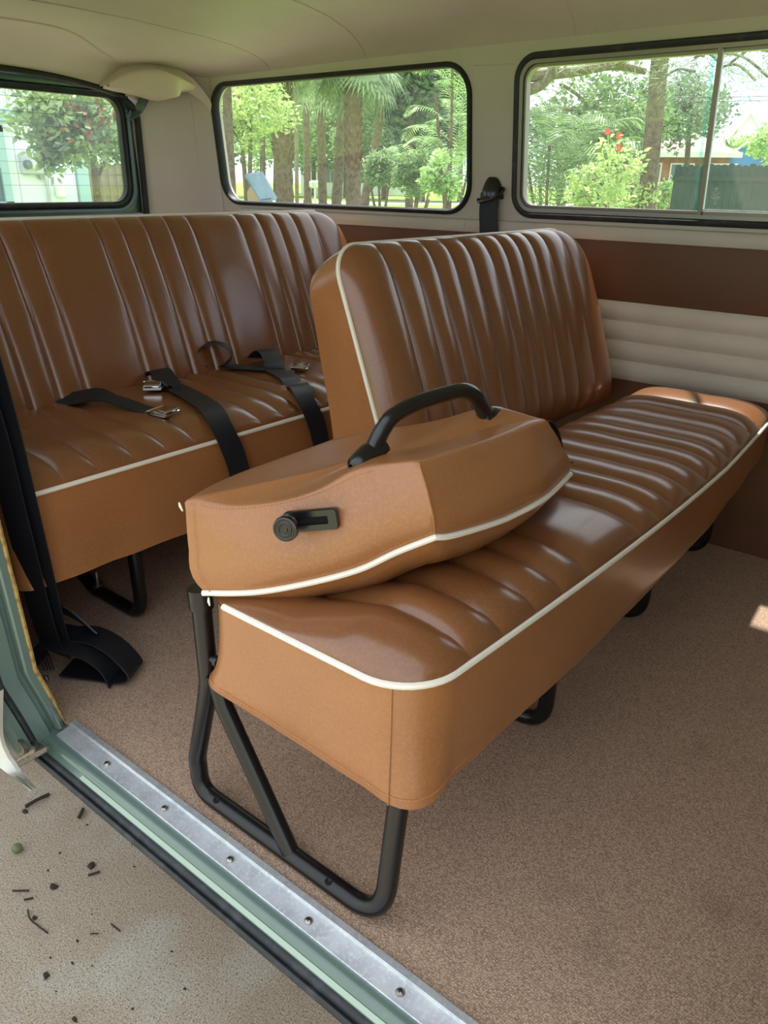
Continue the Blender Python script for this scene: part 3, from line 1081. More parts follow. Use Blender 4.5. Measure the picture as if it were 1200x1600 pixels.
# top stitching along the grooves
mb = MB()
bsl = [r[0].y for r in rows]
def groove_pts(W, rows, g, i0=2, i1=-3):
    k = min(range(len(rows)), key=lambda j: abs(rows[j][0].y - g))
    return W[k][i0:i1]

# backrest of the middle bench
def back_matrix(xb, zb, xt, zt):
    u = Vector((xt - xb, 0, zt - zb))
    u.normalize()
    n_ = Vector((u.z, 0, -u.x))
    return Matrix(((u.x, 0, n_.x, xb), (u.y, 1, n_.y, 0), (u.z, 0, n_.z, zb), (0, 0, 0, 1)))
MBk = back_matrix(-.805, .360, -.958, .773)
BH = math.hypot(.153, .413)
BG = [1.134, 1.205, 1.266, 1.33, 1.395, 1.468, 1.527, 1.588, 1.649, 1.719, 1.809]
rows = cushion(0, BH, 1.032, 1.935, (.01, .060, .01, .13), .030, .085, .10, BG, .0150, flat=lambda a, b, e: .010 * e * math.sin(PI * min(a / BH, 1)) )
W = xf(MBk, rows)
mb = MB()
mb.grid(W)
mid_back = mb.build('backrest', M['leather'], mid, angle=75)
lpB = [W[0][i] for i in range(len(W[0]))] + [r[-1] for r in W[1:] if r[-1].y < 1.84]
mb = MB()
mb.tube(lpB, .0043, 8)
mb.build('piping', M['piping'], mid_back)
loc_loop = loop_of(rows, 'all')
def back_shell(loc_loop, Mx, th0, th1, H, n=10, seed=0):
    out = []
    for k in range(n + 1):
        t_ = k / n
        r = []
        for p in loc_loop:
            h = p.x / H
            th = th0 + (th1 - th0) * h
            drop = .012 * t_ * t_ * (h ** 3)
            r.append(Mx @ Vector((p.x - drop, p.y + .003 * noise.noise((p.x * 9, p.y * 8 + seed, t_ * 2)), p.z - th * t_)))
        out.append(r)
    return out
bs_ = back_shell(loc_loop, MBk, .135, .070, BH)
mb = MB()
mb.grid(bs_, closed_u=True)
c_ = sum(bs_[-1], Vector()) / len(bs_[-1])
mb.add([c_ + (p - c_) * 1.0 for p in bs_[-1]], [tuple(range(len(bs_[-1])))])
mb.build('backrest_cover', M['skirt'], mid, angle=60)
stl = [r for r in []]

# steel frames under the middle bench
FY = .556
rt_ = .0135
mb = MB()
mb.tube(fillet([(-.759, FY, .372), (-.757, FY, .235), (-.768, FY, .190), (-.802, FY, .075), (-.800, FY, .0135), (-.44, FY, .0135), (-.442, FY + .036, .23), (-.445, FY + .05, .30)], .055, 10), rt_, 14)
end_frame = mb.build('end_frame', M['blacksteel'], mid, label='black tube frame with a post at the door end')
mb = MB()
mb.tube([(-.742, FY, .25), (-.728, FY, .205), (-.606, FY, .018)], rt_ * .95, 14)
mb.build('brace', M['blacksteel'], mid, label='diagonal black tube in the end frame')
for (x, y) in ((-.755, FY - .001), (-.527, FY - .001)):
    mb = MB()
    mb.lathe((x, y - .006, .0248), (0, -.3, 1), [(.0052, -.002), (.0052, .0012), (.0030, .0013), (.0030, .0004)], 14)
    mb.build('bolt_hole', M['hole'], end_frame)
mb = MB()
mb.tube([(-.7585, FY, .350), (-.760, FY, .379)], .0165, 14)
mb.build('hinge_socket', M['blacksteel'], mid, label='wider black socket at the top of the post')
mb = MB()
mb.lathe((-.748, FY, .275), (1, 0, 0), [(.006, 0), (.006, .012), (.009, .012), (.009, .018)], 10)
mb.build('bolt', M['blacksteel'], mid)
for (x, y) in ((-.468, 1.035), (-.485, 1.50), (-.496, 1.93)):
    mb = MB()
    mb.tube(fillet([(x, y, .27), (x - .004, y, .0135), (x - .27, y, .0135), (x - .28, y, .27)], .05, 8), rt_, 12)
    mb.build('leg', M['blacksteel'], mid)

# ---------------------------------------------------- folded single backrest lying on the middle bench
fb = thing('folding_backrest', (-.64, .78, .40), label='tan backrest with black grab handle folded flat on the bench', cat='folding backrest')
V = Vector
nearB = spline([(-0.7201, 0.5348, 0.3958), (-0.6580, 0.5654, 0.4063), (-0.5978, 0.5959, 0.4273), (-0.5415, 0.6255, 0.4531), (-0.5023, 0.6475, 0.4808), (-0.4632, 0.6685, 0.5047)], 5)
rightB = spline([(-0.4632, 0.6685, 0.5047), (-0.4584, 0.6933, 0.4990), (-0.4536, 0.7650, 0.4894), (-0.4498, 0.8194, 0.4856), (-0.4460, 0.8967, 0.4875), (-.467, 1.012, .484)], 5)
farB = spline([(-.467, 1.012, .484), (-.56, 1.01, .45), (-.66, 1.0, .41), (-0.7544, 0.9407, 0.3977)], 7)
leftB = spline([(-0.7544, 0.9407, 0.3977), (-0.7544, 0.8117, 0.3949), (-0.7497, 0.6685, 0.3949), (-0.7201, 0.5348, 0.3958)], 7)
nearT = spline([(-0.7478, 0.5367, 0.5104), (-0.7000, 0.5596, 0.5071), (-0.6408, 0.5892, 0.5200), (-0.5911, 0.6150, 0.5410), (-0.5491, 0.6379, 0.5677), (-0.4890, 0.6675, 0.5882)], 5)
rightT = spline([(-0.4890, 0.6675, 0.5882), (-0.4861, 0.7019, 0.5849), (-0.4832, 0.7544, 0.5835), (-0.4804, 0.7955, 0.5835), (-0.4756, 0.8690, 0.5820), (-0.4718, 0.9359, 0.5811)], 5)
farT = spline([(-0.4718, 0.9359, 0.5811), (-0.5539, 0.9120, 0.5792), (-0.6685, 0.8738, 0.5457), (-0.7879, 0.8595, 0.5066)], 7)
leftT = spline([(-0.7879, 0.8595, 0.5066), (-0.8070, 0.7640, 0.4961), (-0.7974, 0.6303, 0.4961), (-0.7478, 0.5367, 0.5104)], 7)
LB = nearB[:-1] + rightB[:-1] + farB[:-1] + leftB[:-1]
LT = nearT[:-1] + rightT[:-1] + farT[:-1] + leftT[:-1]
NL = len(LB)
cB = sum(LB, V()) / NL
cT = sum(LT, V()) / NL
axis_up = ((cT - cB)).normalized()
topn = V((-.30, -.03, .953)).normalized()
rows = []
# underside bulge
for (s, dn) in ((.04, .050), (.25, .049), (.5, .045), (.7, .038), (.85, .026), (.94, .014), (.985, .004)):
    rows.append([cB + (p - cB) * s - topn * dn + V((0, 0, -.0)) for p in LB])
rows.append(list(LB))
under_n = len(rows)
side = []
for k in range(0, 11):
    t_ = k / 10
    r = []
    for i in range(NL):
        b, tp = LB[i], LT[i]
        p = b * (1 - t_) + tp * t_
        out = (b - cB)
        out = out - topn * out.dot(topn)
        out.normalize()
        bul = .015 * math.sin(PI * min(1, t_ * 1.05))  * (.7 + .6 * noise.noise((b.x * 8, b.y * 8, t_)))
        bul += .006 * (1 - t_) * math.sin(PI * min(1, t_ * 2))
        r.append(p + out * bul)
    side.append(r)
topr = []
def bump_top(p):
    h = 0
    for (x, y) in ((-.573, .686), (-.540, .902)):
        h += .010 * math.exp(-(((p.x - x) / .045) ** 2 + ((p.y - y) / .05) ** 2))
    return h
for (s, up) in ((.985, .0025), (.95, .0035), (.88, .003), (.75, .002), (.55, .001), (.35, .0), (.18, .0), (.03, .0)):
    topr.append([cT + (p - cT) * s + topn * (up + bump_top(cT + (p - cT) * s) + .002 * noise.noise(((cT + (p - cT) * s) * 14))) for p in LT])
mb = MB()
mb.grid(rows, closed_u=True)
mb.grid(side + topr, closed_u=True)
mb.add(rows[0], [tuple(range(NL))])
mb.add(topr[-1], [tuple(range(NL))])
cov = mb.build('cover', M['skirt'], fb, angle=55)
n1 = len(nearB) - 1
n2 = n1 + len(rightB) - 1
mb = MB()
def outw(p, d):
    o_ = p - cB
    o_ = o_ - topn * o_.dot(topn)
    return p + o_.normalized() * d
mb.tube([outw(p, .003) for p in LB[:n2 + 1]], .0039, 8)
mb.build('piping', M['piping'], cov)
mb = MB()
mb.tube([outw(side[k][n1], .0004) for k in range(11)], .0013, 6)
mb.build('corner_seam', M['skirt'], cov)
stitch_line('stitching', [p + topn * .0012 for p in nearT[1:22]], M['thread'], cov, .0007)
stitch_line('stitching', [side[k][1] + V((.004, -.0022, 0)) for k in range(11)], M['thread'], cov, .0006)
# torn cream welt end at the hinge corner
mb = MB()
mb.tube([(-0.7525, 0.5358, 0.4980), (-0.7544, 0.5343, 0.5047), (-0.7554, 0.5338, 0.5095)], [.001, .0018, .0008], 6)
mb.build('welt_end', M['piping'], cov)
mb = MB()
mb.tube([(-0.7086, 0.5310, 0.3939), (-0.7077, 0.5300, 0.3891), (-0.7062, 0.5300, 0.3834)], [.001, .0018, .0008], 6)
mb.build('welt_end', M['piping'], cov)
# grab handle
hd = [(-0.5711, 0.6838, 0.5744), (-0.5730, 0.6952, 0.5887), (-0.5720, 0.7067, 0.6030), (-0.5692, 0.7229, 0.6159), (-0.5634, 0.7592, 0.6245), (-0.5539, 0.8146, 0.6284), (-0.5491, 0.8423, 0.6274), (-0.5453, 0.8643, 0.6174), (-0.5424, 0.8834, 0.5954), (-0.5405, 0.8958, 0.5801)]
hp = spline(hd, 6)
mb = MB()
mb.tube(hp, [.0125 - .002 * math.sin(PI * i / (len(hp) - 1)) for i in range(len(hp))], 12, up=V((1, -.16, 0)), flat=.85)
handle = mb.build('grab_handle', M['plastic'], fb)
for (c0, d0, L_) in (((-.5744, .680, .573), V((-.10, -.93, -.22)), .048), ((-.5396, .9053, .5806), V((.1, .95, .05)), .042)):
    mb = MB()
    d0 = d0.normalized()
    s0 = d0.cross(topn).normalized()
    u0 = s0.cross(d0)
    rr_ = []
    for (q, w, h) in ((-.55, .0125, .012), (-.30, .0140, .017), (0, .0145, .0155), (.30, .0140, .012), (.48, .0120, .0095), (.56, .0085, .0065), (.58, .004, .003)):
        pc = V(c0) + d0 * (q * L_)
        rr_.append([pc + s0 * (w * math.cos(a)) + u0 * (max(math.sin(a), -.35) * h) for a in np.linspace(0, 2 * PI, 16, endpoint=False)])
    mb.grid(rr_, closed_u=True)
    mb.add(rr_[0], [tuple(range(16))])
    mb.build('handle_foot', M['plastic'], handle, angle=60)
# latch: slotted plate and ribbed knob
nrm = V((.42, -.90, .118)).normalized()
tl = V((.92, .46, .20))
tl = (tl - nrm * tl.dot(nrm)).normalized()
vl = nrm.cross(tl).normalized()
pc = V((-0.5954, 0.6112, 0.5114)) + nrm * .0185
def lmap(u, v, d):
    return pc + tl * u + vl * v + nrm * d
mb = MB()
L0 = rrect(-.033, .033, -.0125, .0125, .004, 4)
L1 = rrect(-.0322, .0322, -.0117, .0117, .0036, 4)
L2 = rrect(-.024, .0215, -.0048, .0048, .0012, 4)
ring(mb, [(L0, -.006), (L0, .0022), (L1, .0034), (L2, .0034), (L2, -.003)], lmap)
plate = mb.build('latch_plate', M['plastic'], fb, angle=35)
mb = MB()
mb.add([lmap(u, v, -.0025) for (u, v) in L2], [tuple(range(len(L2)))])
mb.build('slot', M['hole'], plate, smooth=False)
mb = MB()
kc = lmap(-.021, 0, 0)
mb.lathe(kc, nrm, [(.0045, -.002), (.0045, .020), (.0125, .021), (.0150, .0235), (.0152, .030), (.0142, .0325), (.0120, .0335), (.0112, .0328), (.0094, .0328), (.0086, .0336), (.0068, .0336), (.0060, .0328), (.0044, .0328), (.0036, .0336), (.0008, .0336)], 28)
mb.build('latch_knob', M['plastic'], fb, angle=30, label='round ribbed black release knob')

# ---------------------------------------------------- rear bench
rb_ = thing('rear_bench', (-1.45, 1.24, 0), label='wide tan pleated bench at the back under the rear window', cat='bench seat')
RG = [.70, .778, .850, .920, 1.094, 1.161, 1.215, 1.285, 1.36, 1.53, 1.60, 1.67, 1.74, 1.82]
rows = cushion(-1.66, -1.222, .530, 1.975, (.02, .03, .02, .05), .036, .11, .06, [.632] + RG, .0105, nseed=5)
W = xf(Matrix.Translation((0, 0, .383)), rows)
mb = MB()
mb.grid(W)
rt_top = mb.build('seat_cushion', M['leather'], rb_, angle=75)
RSEAT = W
mb = MB()
mb.tube(loop_of(W, 'open'), .0045, 8)
mb.build('piping', M['piping'], rt_top)
full = loop_of(W, 'all')
cx_, cy_ = -1.44, 1.25
sk = skirt_rows(full, lambda p: .212 + .003 * noise.noise((p.x * 12, p.y * 12, 4)))
mb = MB()
mb.grid(sk, closed_u=True)
mb.add(sk[-1], [tuple(range(len(sk[-1])))])
mb.build('skirt', M['skirt'], rb_, angle=60)
MR = back_matrix(-1.590, .355, -1.765, .786)
RH = math.hypot(.175, .431)
RBG = [.640, .705, .772, .838, .906, 1.069, 1.134, 1.201, 1.270, 1.339, 1.501, 1.575, 1.641, 1.709, 1.786]
rows = cushion(0, RH, .545, 1.925, (.01, .05, .01, .11), .026, .07, .08, RBG, .0085, flat=lambda a, b, e: .012 * e * math.sin(PI * min(a / RH, 1)), nseed=9, sharp=4.5)
W = xf(MR, rows)
mb = MB()
mb.grid(W)
rbk = mb.build('backrest', M['leather'], rb_, angle=75)
mb = MB()
mb.tube([W[0][i] for i in range(len(W[0]))] + [r[-1] for r in W[1:] if r[-1].y < 1.83], .0068, 8)
mb.build('piping', M['piping'], rbk)
bs_ = back_shell(loop_of(rows, 'all'), MR, .13, .09, RH, seed=3)
mb = MB()
mb.grid(bs_, closed_u=True)
mb.add(bs_[-1], [tuple(range(len(bs_[-1])))])
mb.build('backrest_cover', M['skirt'], rb_, angle=60)
for (y, k) in ((.805, 0), (1.70, 1)):
    mb = MB()
    mb.tube(fillet([(-1.312, y, .24), (-1.306, y, .0135), (-1.49, y, .0135), (-1.60, y, .07), (-1.61, y, .24)], .05, 8), .0145, 12)
    leg = mb.build('leg', M['blacksteel'], rb_)
    mb = MB()
    mb.lathe((-1.475, y, .024), (0, 0, 1), [(.011, 0), (.011, .008), (.0045, .008), (.0045, .036), (.003, .038)], 10)
    mb.build('floor_bolt', M['steel'], leg)

# ---------------------------------------------------- lap belts on the rear bench
def seat_z(x, y):
    best, bz = 9, .42
    for r in RSEAT:
        if abs(r[0].y - y) < .02:
            for p in r:
                d = (p.x - x) ** 2 + (p.y - y) ** 2
                if d < best:
                    best, bz = d, p.z
    return bz
def on(x, y, dz=.003):
    return V((x, y, seat_z(x, y) + dz))
def buckle(parent, c, d, w=.05, tongue=True):
    d = V(d).normalized()
    s0 = V((0, 0, 1)).cross(d).normalized()
    R_ = Matrix((d, s0, d.cross(s0))).transposed()
    m2 = MB()
    m2.rbox(V(c), (.042, w, .011), .003, R_)
    b = m2.build('buckle', M['chrome'], parent, angle=30)
    m2 = MB()
    m2.rbox(V(c) + d * .010 + V((0, 0, .007)), (.024, w * .86, .005), .002, R_)
    m2.build('buckle_flap', M['chrome'], b, angle=30)
    m2 = MB()
    m2.tube([V(c) - d * .028 - s0 * (w * .5), V(c) - d * .028 + s0 * (w * .5)], .003, 8)
    m2.build('adjuster_bar', M['chrome'], b)
    return b
# left short end with buckle
t = thing('lap_belt', (-1.46, .90, .41), label='short black lap belt end with chrome buckle, left on rear bench', cat='seat belt')
mb = MB()
mb.ribbon(spline([on(-1.60, .835, .004), on(-1.55, .858, .012), on(-1.50, .875, .020), on(-1.45, .895, .013), on(-1.40, .912, .006), on(-1.362, .922, .006)], 6), .048,
          [V((-.25, .9, .5 * math.sin(PI * min(1, i / 16)))) for i in range(31)], .0022)
mb.build('strap', M['webbing'], t)
buckle(t, on(-1.335, .930, .008), (.95, .2, -.05))
# middle belt: folded loop with a buckle at the crease, then over the front
def belt_over(y0, y1, x_in, label, loop_up, buckle_xy):
    t_ = thing('lap_belt', (-1.40, y1, .41), label=label, cat='seat belt')
    p = []
    for k in range(9):
        f_ = k / 8
        x = x_in + (-1.232 - x_in) * f_
        y = y0 + (y1 - y0) * f_ ** 1.3
        p.append(on(x, y, .006 + .010 * f_ ** 4))
    p.append(V((-1.212, y1 + .004, .385)))
    p.append(V((-1.207, y1 + .018, .340)))
    p.append(V((-1.208, y1 + .034, .270)))
    p.append(V((-1.209, y1 + .040, .225)))
    m2 = MB()
    m2.ribbon(spline(p, 4), .052, [V((.0, 1, 0.0)) for _ in range(len(p) * 4)], .0022)
    m2.build('strap', M['webbing'], t_)
    return t_
t = belt_over(1.065, .985, -1.50, 'black lap belt with folded loop, middle one of the rear bench', None, None)
mb = MB()
mb.ribbon(spline([on(-1.60, 1.085, .004), on(-1.575, 1.083, .028), on(-1.545, 1.075, .034), on(-1.505, 1.062, .020), on(-1.475, 1.050, .010), on(-1.50, 1.045, .005), on(-1.54, 1.05, .005)], 6), .048, V((.35, 1, .1)), .0022)
mb.build('folded_end', M['webbing'], t)
buckle(t, on(-1.500, 1.020, .012), (.75, -.65, -.1), .045)
t = belt_over(1.345, 1.235, -1.46, 'black lap belt with curled loop, right one near middle bench', None, None)
mb = MB()
cl = [on(-1.60, 1.30, .012) + V((.020 + .030 * math.cos(a), -.034 + .030 * math.cos(a), .028 + .030 * math.sin(a))) for a in np.linspace(-1.2, 4.3, 22)]
cl = list(reversed(cl))
mb.ribbon(cl + [on(-1.50, 1.315, .006), on(-1.46, 1.33, .006)], .044, V((.75, -.65, 0)), .0022)
mb.build('curled_loop', M['webbing'], t)
mb = MB()
mb.ribbon(spline([on(-1.585, 1.40, .004), on(-1.55, 1.40, .030), on(-1.51, 1.385, .034), on(-1.47, 1.365, .016), on(-1.45, 1.345, .008)], 6), .05, V((.25, 1, 0)), .0022)
mb.build('folded_end', M['webbing'], t)
buckle(t, on(-1.405, 1.395, .008), (.8, .5, -.05), .042)

# belts tucked behind the folded backrest on the middle bench
t = thing('lap_belt', (-.79, 1.10, .42), label='black lap belt stub between folded backrest and upright backrest', cat='seat belt')
mb = MB()
mb.ribbon(spline([(-.800, 1.135, .405), (-.765, 1.145, .440), (-.735, 1.155, .462), (-.705, 1.150, .455), (-.69, 1.145, .435)], 6), .05, V((.4, 1, .2)), .0022)
mb.build('strap', M['webbing'], t)
t = thing('lap_belt', (-.60, 1.12, .42), label='black lap belt lying beyond the grab handle on the pleated seat', cat='seat belt')
mb = MB()
mb.ribbon(spline([(-.560, 1.04, .530), (-.555, 1.065, .535), (-.556, 1.10, .505), (-.56, 1.14, .45), (-.57, 1.19, .432)], 6), .05, V((1, .1, .2)), .0022)
mb.build('strap', M['webbing'], t)

# shoulder belt on the far pillar
t = thing('shoulder_belt', (-1.245, 1.99, .74), label='black shoulder belt with hooded anchor on the far cream pillar', cat='seat belt')
mb = MB()
w_ = [(.890, .010), (.884, .019), (.872, .026), (.858, .031), (.843, .034), (.834, .034)]
rws = []
for (z, hw) in w_:
    yb = YF - lean(z)
    rws.append([V((-1.246 + hw * math.cos(a) + (.890 - z) * .02, yb - .030 * math.sin(a) * min(1, .45 + (.89 - z) * 14), z)) for a in np.linspace(0, PI, 14)])
mb.grid(rws)
mb.add(rws[0], [tuple(range(14))])
mb.add([p for p in rws[-1]], [tuple(range(13, -1, -1))])
mb.build('anchor_cover', M['plastic'], t, angle=50)
mb = MB()
mb.tube(spline([(-1.284, YF - .020, .832), (-1.276, YF - .026, .826), (-1.245, YF - .030, .834), (-1.214, YF - .028, .846), (-1.206, YF - .020, .858), (-1.212, YF - .012, .862)], 5), .005, 8)
mb.build('belt_guide', M['plastic'], t)
mb = MB()
mb.ribbon(spline([(-1.248, YF - .020, .850), (-1.247, YF - .024, .80), (-1.241, YF - .026, .75), (-1.235, YF - .026, .60)], 5), .058, V((1, 0, .08)), .0025)
mb.build('strap', M['webbing'], t)

# shoulder belt hanging inside the near pillar, with bundled end on the carpet
t = thing('shoulder_belt', (-1.25, .60, 0), label='black shoulder belt hanging by the green jamb, bundled on carpet', cat='seat belt')
mb = MB()
mb.ribbon(spline([(-1.3432, 0.5428, 1.0088), (-1.2834, 0.5492, 0.788), (-1.2374, 0.552, 0.6224), (-1.2126, 0.552, 0.5028), (-1.2071, 0.555, 0.4082), (-1.2126, 0.564, 0.2878), (-1.2377, 0.582, 0.1428), (-1.2557, 0.597, 0.0621)], 6), .047, V((1, .25, 0)), .0022)
mb.build('strap', M['webbing'], t, label='front run of the webbing')
mb = MB()
mb.ribbon(spline([(-1.262, .522, .80), (-1.235, .525, .62), (-1.214, .530, .488), (-1.210, .534, .38), (-1.212, .54, .30), (-1.232, .555, .18), (-1.25, .572, .09), (-1.262, .59, .045)], 6), .056, V((1, .25, 0)), .0022)
mb.build('strap', M['webbing'], t, label='rear run of the webbing, in shade')
def hump(pts, w, wd, nm, th=.003):
    m2 = MB()
    m2.ribbon(spline(pts, 7), w, wd, th)
    return m2.build(nm, M['webbing'], t)
hump([(-1.305, .565, .012), (-1.300, .570, .050), (-1.280, .582, .078), (-1.245, .602, .080), (-1.205, .628, .066), (-1.178, .645, .040), (-1.168, .652, .006)], .085, V((.55, -.8, 0)), 'folded_end')
hump([(-1.275, .612, .070), (-1.225, .640, .078), (-1.180, .662, .058), (-1.140, .672, .022), (-1.160, .660, .006), (-1.21, .635, .004), (-1.26, .60, .010)], .066, V((.55, -.8, .1)), 'folded_end')
hump([(-1.345, .60, .13), (-1.30, .615, .125), (-1.255, .635, .105), (-1.215, .650, .075)], .06, V((.2, -.5, .8)), 'folded_end')
mb = MB()
for k in range(4):
    mb.tube([(-1.301 + .004 * k, .566 + .006 * k, .055 - .006 * k), (-1.278 + .004 * k, .566 + .004 * k, .012)], .0011, 5)
mb.build('bar_stitching', M['webbing'], t, label='stitched box at the belt end')
mb = MB()
mb.lathe((-1.262, .557, .006), (.6, -.75, .35), [(.008, 0), (.008, .006), (.0055, .007), (.0055, .018), (.009, .018), (.009, .024)], 10)
mb.build('anchor_bolt', M['steel'], t)

# ------------------------------------------------------------------ outside
GZ = -0.45
M['grass'] = mat('lawn', rgb(130, 158, 78), 0.9, spec=0.1, bump=[('noise', 8, 0.4, 0.05)], var=[(0.4, rgb(150, 180, 78), 0.4, 0.65), (3, rgb(96, 134, 48), 0.45, 0.7)])
M['road'] = mat('pale_road', rgb(205, 200, 192), 0.9)
mb = MB()
mb.grid([[(x, y, GZ) for x in np.linspace(-5.5, 6, 24)] for y in np.linspace(-6, 3.2, 20)])
mb.build('trim_10', M['concrete'], label='stained concrete driveway under the van', kind='structure')
mb = MB()
mb.grid([[(x, y, GZ - .02 - .0) for x in np.linspace(-160, 90, 30)] for y in np.linspace(-70, 190, 30)])
mb.build('lawn', M['grass'], label='sunlit green lawn beyond the van', kind='structure')
mb = MB()
a, b = at(300, 300, 47), at(1240, 300, 62)
dv = V((b.x - a.x, b.y - a.y, 0)).normalized()
nv = V((-dv.y, dv.x, 0))
a, b = a - dv * 40, b + dv * 30
mb.grid([[V((p.x, p.y, GZ - .004)) for p in (a, b)], [V((p.x, p.y, GZ - .004)) + nv * 5.5 for p in (a, b)]])
mb.build('road', M['road'], label='pale street crossing behind the palm trunks', kind='structure')

# bits on the driveway
def twig(pts, r, label, group=None):
    m2 = MB()
    m2.tube(spline([(x, y, GZ + .004 + z) for (x, y, z) in pts], 3), r, 5)
    return m2.build('twig', M['debris'], label=label, cat='twig', group=group)
def chip(x, y, s, label, group=None):
    m2 = MB()
    n_ = 6
    ring0 = [(x + s * math.cos(k * 2 * PI / n_) * random.uniform(.6, 1.3), y + s * .6 * math.sin(k * 2 * PI / n_) * random.uniform(.6, 1.3), GZ + .0005) for k in range(n_)]
    m2.add(ring0 + [(p[0] * .6 + x * .4, p[1] * .6 + y * .4, GZ + s * .5) for p in ring0], [(k, (k + 1) % n_, n_ + (k + 1) % n_, n_ + k) for k in range(n_)] + [tuple(range(n_, 2 * n_))])
    return m2.build('bark_chip', M['debris'], label=label, cat='bark chip', group=group, smooth=False)
twig([(-1.487, .559, 0), (-1.482, .585, .004), (-1.482, .614, 0)], .0042, 'thick broken twig on concrete near the sliding door corner')
twig([(-1.222, .424, 0), (-1.200, .416, .003), (-1.184, .417, 0), (-1.145, .422, 0)], .0017, 'long bent pine needle lying left on the concrete')
twig([(-1.363, .618, 0), (-1.37, .630, .003), (-1.38, .639, 0)], .0040, 'short curled twig on concrete close to the sill')
twig([(-1.288, .427, 0), (-1.262, .448, .001)], .0020, 'thin straight stem on concrete below the green acorn')
twig([(-1.206, .545, 0), (-1.196, .566, 0)], .0026, 'short straight twig pointing at the sill, mid driveway')
twig([(-1.07, .510, 0), (-1.043, .512, 0)], .0016, 'fine needle on the pale patch nearest the sill')
twig([(-1.081, .473, 0), (-1.070, .483, 0)], .0014, 'tiny needle on the pale patch of concrete')
twig([(-1.250, .431, 0), (-1.240, .445, 0)], .0022, 'stubby twig left of the blackest bark chips')
chip(-1.476, .553, .009, 'dark seed pod on concrete beside the thick broken twig')
chip(-1.236, .485, .013, 'blackest crumbled bark chip in the middle of the driveway')
chip(-1.225, .565, .013, 'elongated black bark chip between acorn and sill')
chip(-1.198, .424, .008, 'brown bark flake above the long bent needle')
chip(-1.068, .376, .010, 'bluish black triangular chip low on the concrete')
chip(-.958, .365, .008, 'round dark chip at the bottom edge of the driveway')
for (x, y) in ((-1.205, .651), (-1.12, .50), (-1.09, .45), (-1.10, .40), (-1.06, .42), (-1.28, .50), (-1.03, .372), (-1.16, .62), (-1.33, .62), (-.93, .55), (-.90, .44), (-.86, .52), (-1.31, .54), (-1.02, .44)):
    chip(x + random.uniform(-.005, .005), y, random.uniform(.0022, .0042), 'tiny dark crumb of bark scattered on the concrete', 'bark crumbs on the driveway')
mb = MB()
mb.lathe((-1.382, .484, GZ), (.2, .1, 1), [(.003, 0), (.0095, .004), (.0115, .009), (.0095, .015), (.004, .019)], 12)
ac = mb.build('acorn', M['acorn'], label='small green acorn on the concrete at far left', cat='acorn')

# --- vegetation builders
def leaf_mat(name, c1, c2, c3, tr=.35, sp=.4, ro=.45):
    return mat(name, c1, ro, spec=sp, var=[(1.1, c2, .42, .58), (6.0, c3, .50, .62)], trans=tr)
LM = {
    'mid': leaf_mat('mid_leaves', rgb(123, 151, 101), rgb(163, 189, 129), rgb(89, 115, 79)),
    'bright': leaf_mat('bright_leaves', rgb(165, 198, 127), rgb(202, 227, 153), rgb(119, 154, 103)),
    'dark': leaf_mat('dark_leaves', rgb(92, 118, 88), rgb(129, 155, 113), rgb(73, 95, 75)),
    'yellow': leaf_mat('yellow_green_leaves', rgb(192, 210, 138), rgb(220, 232, 161), rgb(136, 164, 110)),
    'pine': leaf_mat('pine_needles', rgb(125, 147, 119), rgb(160, 179, 142), rgb(98, 118, 97)),
    'palm': leaf_mat('palm_leaves', rgb(134, 155, 122), rgb(164, 183, 143), rgb(101, 122, 98)),
    'gloss': leaf_mat('glossy_leaves', rgb(139, 164, 114), rgb(181, 199, 146), rgb(91, 119, 85), .3, .9, .22),
}
M['bark'] = mat('grey_brown_bark', rgb(112, 94, 76), 0.9, bump=[('noise', 14, 0.9, 0.03)], var=[(9, rgb(78, 64, 52), .45, .65), (30, rgb(136, 118, 98), .55, .7)])
M['palmbark'] = mat('palm_bark', rgb(126, 104, 82), 0.9, bump=[('noise', 20, 0.8, 0.03)], var=[(7, rgb(92, 72, 56), .45, .65)])
M['boot'] = mat('palm_boots', rgb(128, 84, 58), 0.9, var=[(6, rgb(96, 62, 44), .4, .65)])
M['flower'] = mat('red_flower', rgb(225, 90, 80), 0.6)

def leaves_mesh(cents, size, aspect=.45, droop=0.0, R=None):
    """two-triangle folded leaves at the given centres (N x 3)"""
    N = len(cents)
    R = R or rng
    d = R.normal(size=(N, 3))
    d[:, 2] = d[:, 2] * .6 - droop
    d /= np.linalg.norm(d, axis=1)[:, None]
    q = R.normal(size=(N, 3))
    s = np.cross(d, q)
    s /= np.linalg.norm(s, axis=1)[:, None]
    L = size * R.uniform(.6, 1.3, size=(N, 1))
    v = np.empty((N, 4, 3))
    v[:, 0] = cents
    v[:, 1] = cents + d * L * .5 + s * L * aspect * .5
    v[:, 2] = cents + d * L
    v[:, 3] = cents + d * L * .5 - s * L * aspect * .5
    f = np.arange(N * 4).reshape(N, 4)
    return v.reshape(-1, 3), f

def fast_mesh(name, v, f, m_, parent, kind=None):
    v = np.asarray(v) - np.array(ORG[parent.name])
    me = bpy.data.meshes.new(name)
    me.from_pydata(v.tolist(), [], f.tolist())
    me.materials.append(m_)
    o = bpy.data.objects.new(name, me)
    COL.objects.link(o)
    o.parent = parent
    ORG[o.name] = ORG[parent.name]
    if kind:
        o['kind'] = kind
    return o

